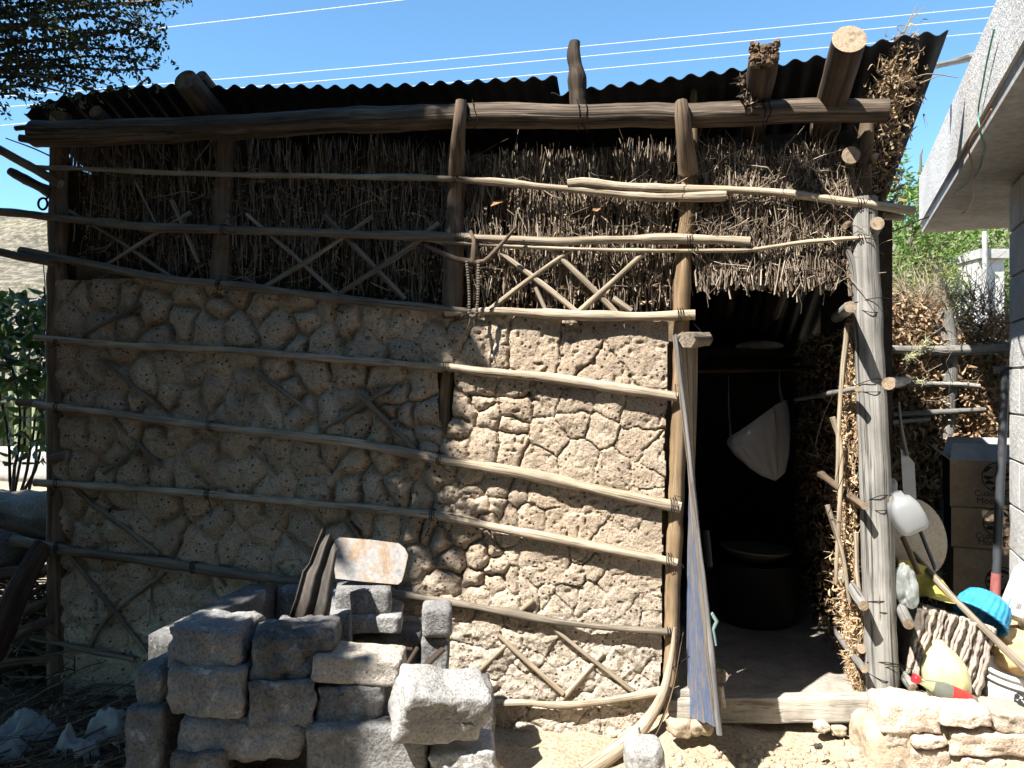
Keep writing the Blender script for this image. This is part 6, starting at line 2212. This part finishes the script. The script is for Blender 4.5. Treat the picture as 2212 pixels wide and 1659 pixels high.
for k, (x, y, Y, sz, lab) in enumerate([(60, 1590, 2.95, (.085, .06, .05), 'crumpled white plastic bag lying farthest left in the litter'), (10, 1630, 2.85, (.07, .05, .035), 'half-flat bluish white bag at the lower left corner'), (168, 1630, 2.75, (.075, .05, .05), 'crumpled translucent bag lying left of the grooved block'), (235, 1600, 2.72, (.07, .05, .055), 'grey film bag pushed against the grooved block')]):
    Y = 1.37 * F / (y - CY)
    q = at(x, y, Y); q[2] = float(ground_h(q[0], q[1]))
    ng = 44
    gu_, gv_ = np.meshgrid(np.linspace(-1, 1, ng), np.linspace(-1, 1, ng))
    an_ = np.arctan2(gv_, gu_); rr_ = np.hypot(gu_, gv_)
    lim = 0.72 + 0.45 * fbm2(np.cos(an_) * 1.6 + k * 9, np.sin(an_) * 1.6, 600 + k, 3)
    k1_ = 1 - 2 * np.abs(fbm2(gu_ * 1.5 + 5 * k, gv_ * 1.5, 610 + k, 3)); k2_ = 1 - 2 * np.abs(fbm2(gu_ * 4 + k, gv_ * 4, 620 + k, 3))
    hh_ = np.clip(1 - (rr_ / lim) ** 2.2, 0, 1) ** 0.6 * (0.25 + 0.75 * k1_) + 0.12 * k2_ * (rr_ < lim)
    X_ = q[0] + gu_ * sz[0] * 1.7; Y_ = q[1] + gv_ * sz[1] * 1.7
    Z_ = ground_h(X_, Y_) + 0.008 + hh_ * sz[2] * 2.3
    P_ = np.stack([X_, Y_, Z_], -1).reshape(-1, 3)
    ids = np.arange(ng * ng).reshape(ng, ng)
    qs = np.stack([ids[:-1, :-1], ids[:-1, 1:], ids[1:, 1:], ids[1:, :-1]], -1)[(rr_ < lim)[:-1, :-1]]
    uq, inv = np.unique(qs, return_inverse=True)
    o = link_mesh('litter_bag', P_[uq], inv.reshape(-1, 4).tolist(), M['film'])
    tag(o, lab, 'bag')
# brushwood heap behind the corner
S = []; Dr = []
for _ in range(420):
    q = at(rs.uniform(-60, 112), 1100, rs.uniform(3.75, 4.6)); q[2] = 0.1 + rs.uniform(0, 0.55) * rs.uniform()
    S.append(q); Dr.append(np.array([rs.normal(.6, 1), rs.normal(0, .6), rs.normal(0.1, .25)]))
V, Fs, rn = twig_cloud(np.array(S), np.array(Dr), rs.uniform(.15, .6, len(S)), rs.uniform(.003, .010, len(S)), .1, 4, 5, 63)
o = MB().add(V, Fs, rnd=rn * .55).build('brushwood_heap', M['twig'], smooth=False)
tag(o, 'heap of dark brushwood behind the corner post', 'brushwood', kind='stuff')
# twig and leaf litter on the shaded ground
S = []; Dr = []; cs = []
for _ in range(380):
    q = np.array([rs.uniform(-2.6, -0.9), rs.uniform(2.55, 3.6), 0]); q[2] = float(ground_h(q[0], q[1])) + rs.uniform(0, .05)
    S.append(q); Dr.append(np.array([rs.normal(1, .5), rs.normal(.2, .6), rs.normal(0.08, .18)]))
V, Fs, rn = twig_cloud(np.array(S), np.array(Dr), rs.uniform(.06, .5, len(S)), rs.uniform(.0015, .006, len(S)), .12, 4, 4, 61)
o = MB().add(V, Fs, rnd=rn * .5).build('twig_litter', M['twig'], smooth=False)
tag(o, 'tangle of dark twigs littering the shaded ground left of the blocks', 'twigs', kind='stuff')
for _ in range(1600):
    q = np.array([rs.uniform(-2.9, -0.6), rs.uniform(2.5, 4.0), 0]); q[2] = float(ground_h(q[0], q[1])) + rs.uniform(0, .025)
    cs.append(q)
V, Fs, rn = flake_cloud(np.array(cs), .05, .018, .8, 62)
o = MB().add(V, Fs, rnd=rn * .8).build('leaf_litter', M['litter'], smooth=False)
tag(o, 'fallen dry leaves scattered on the shaded ground left of the hut', 'leaves', kind='stuff')
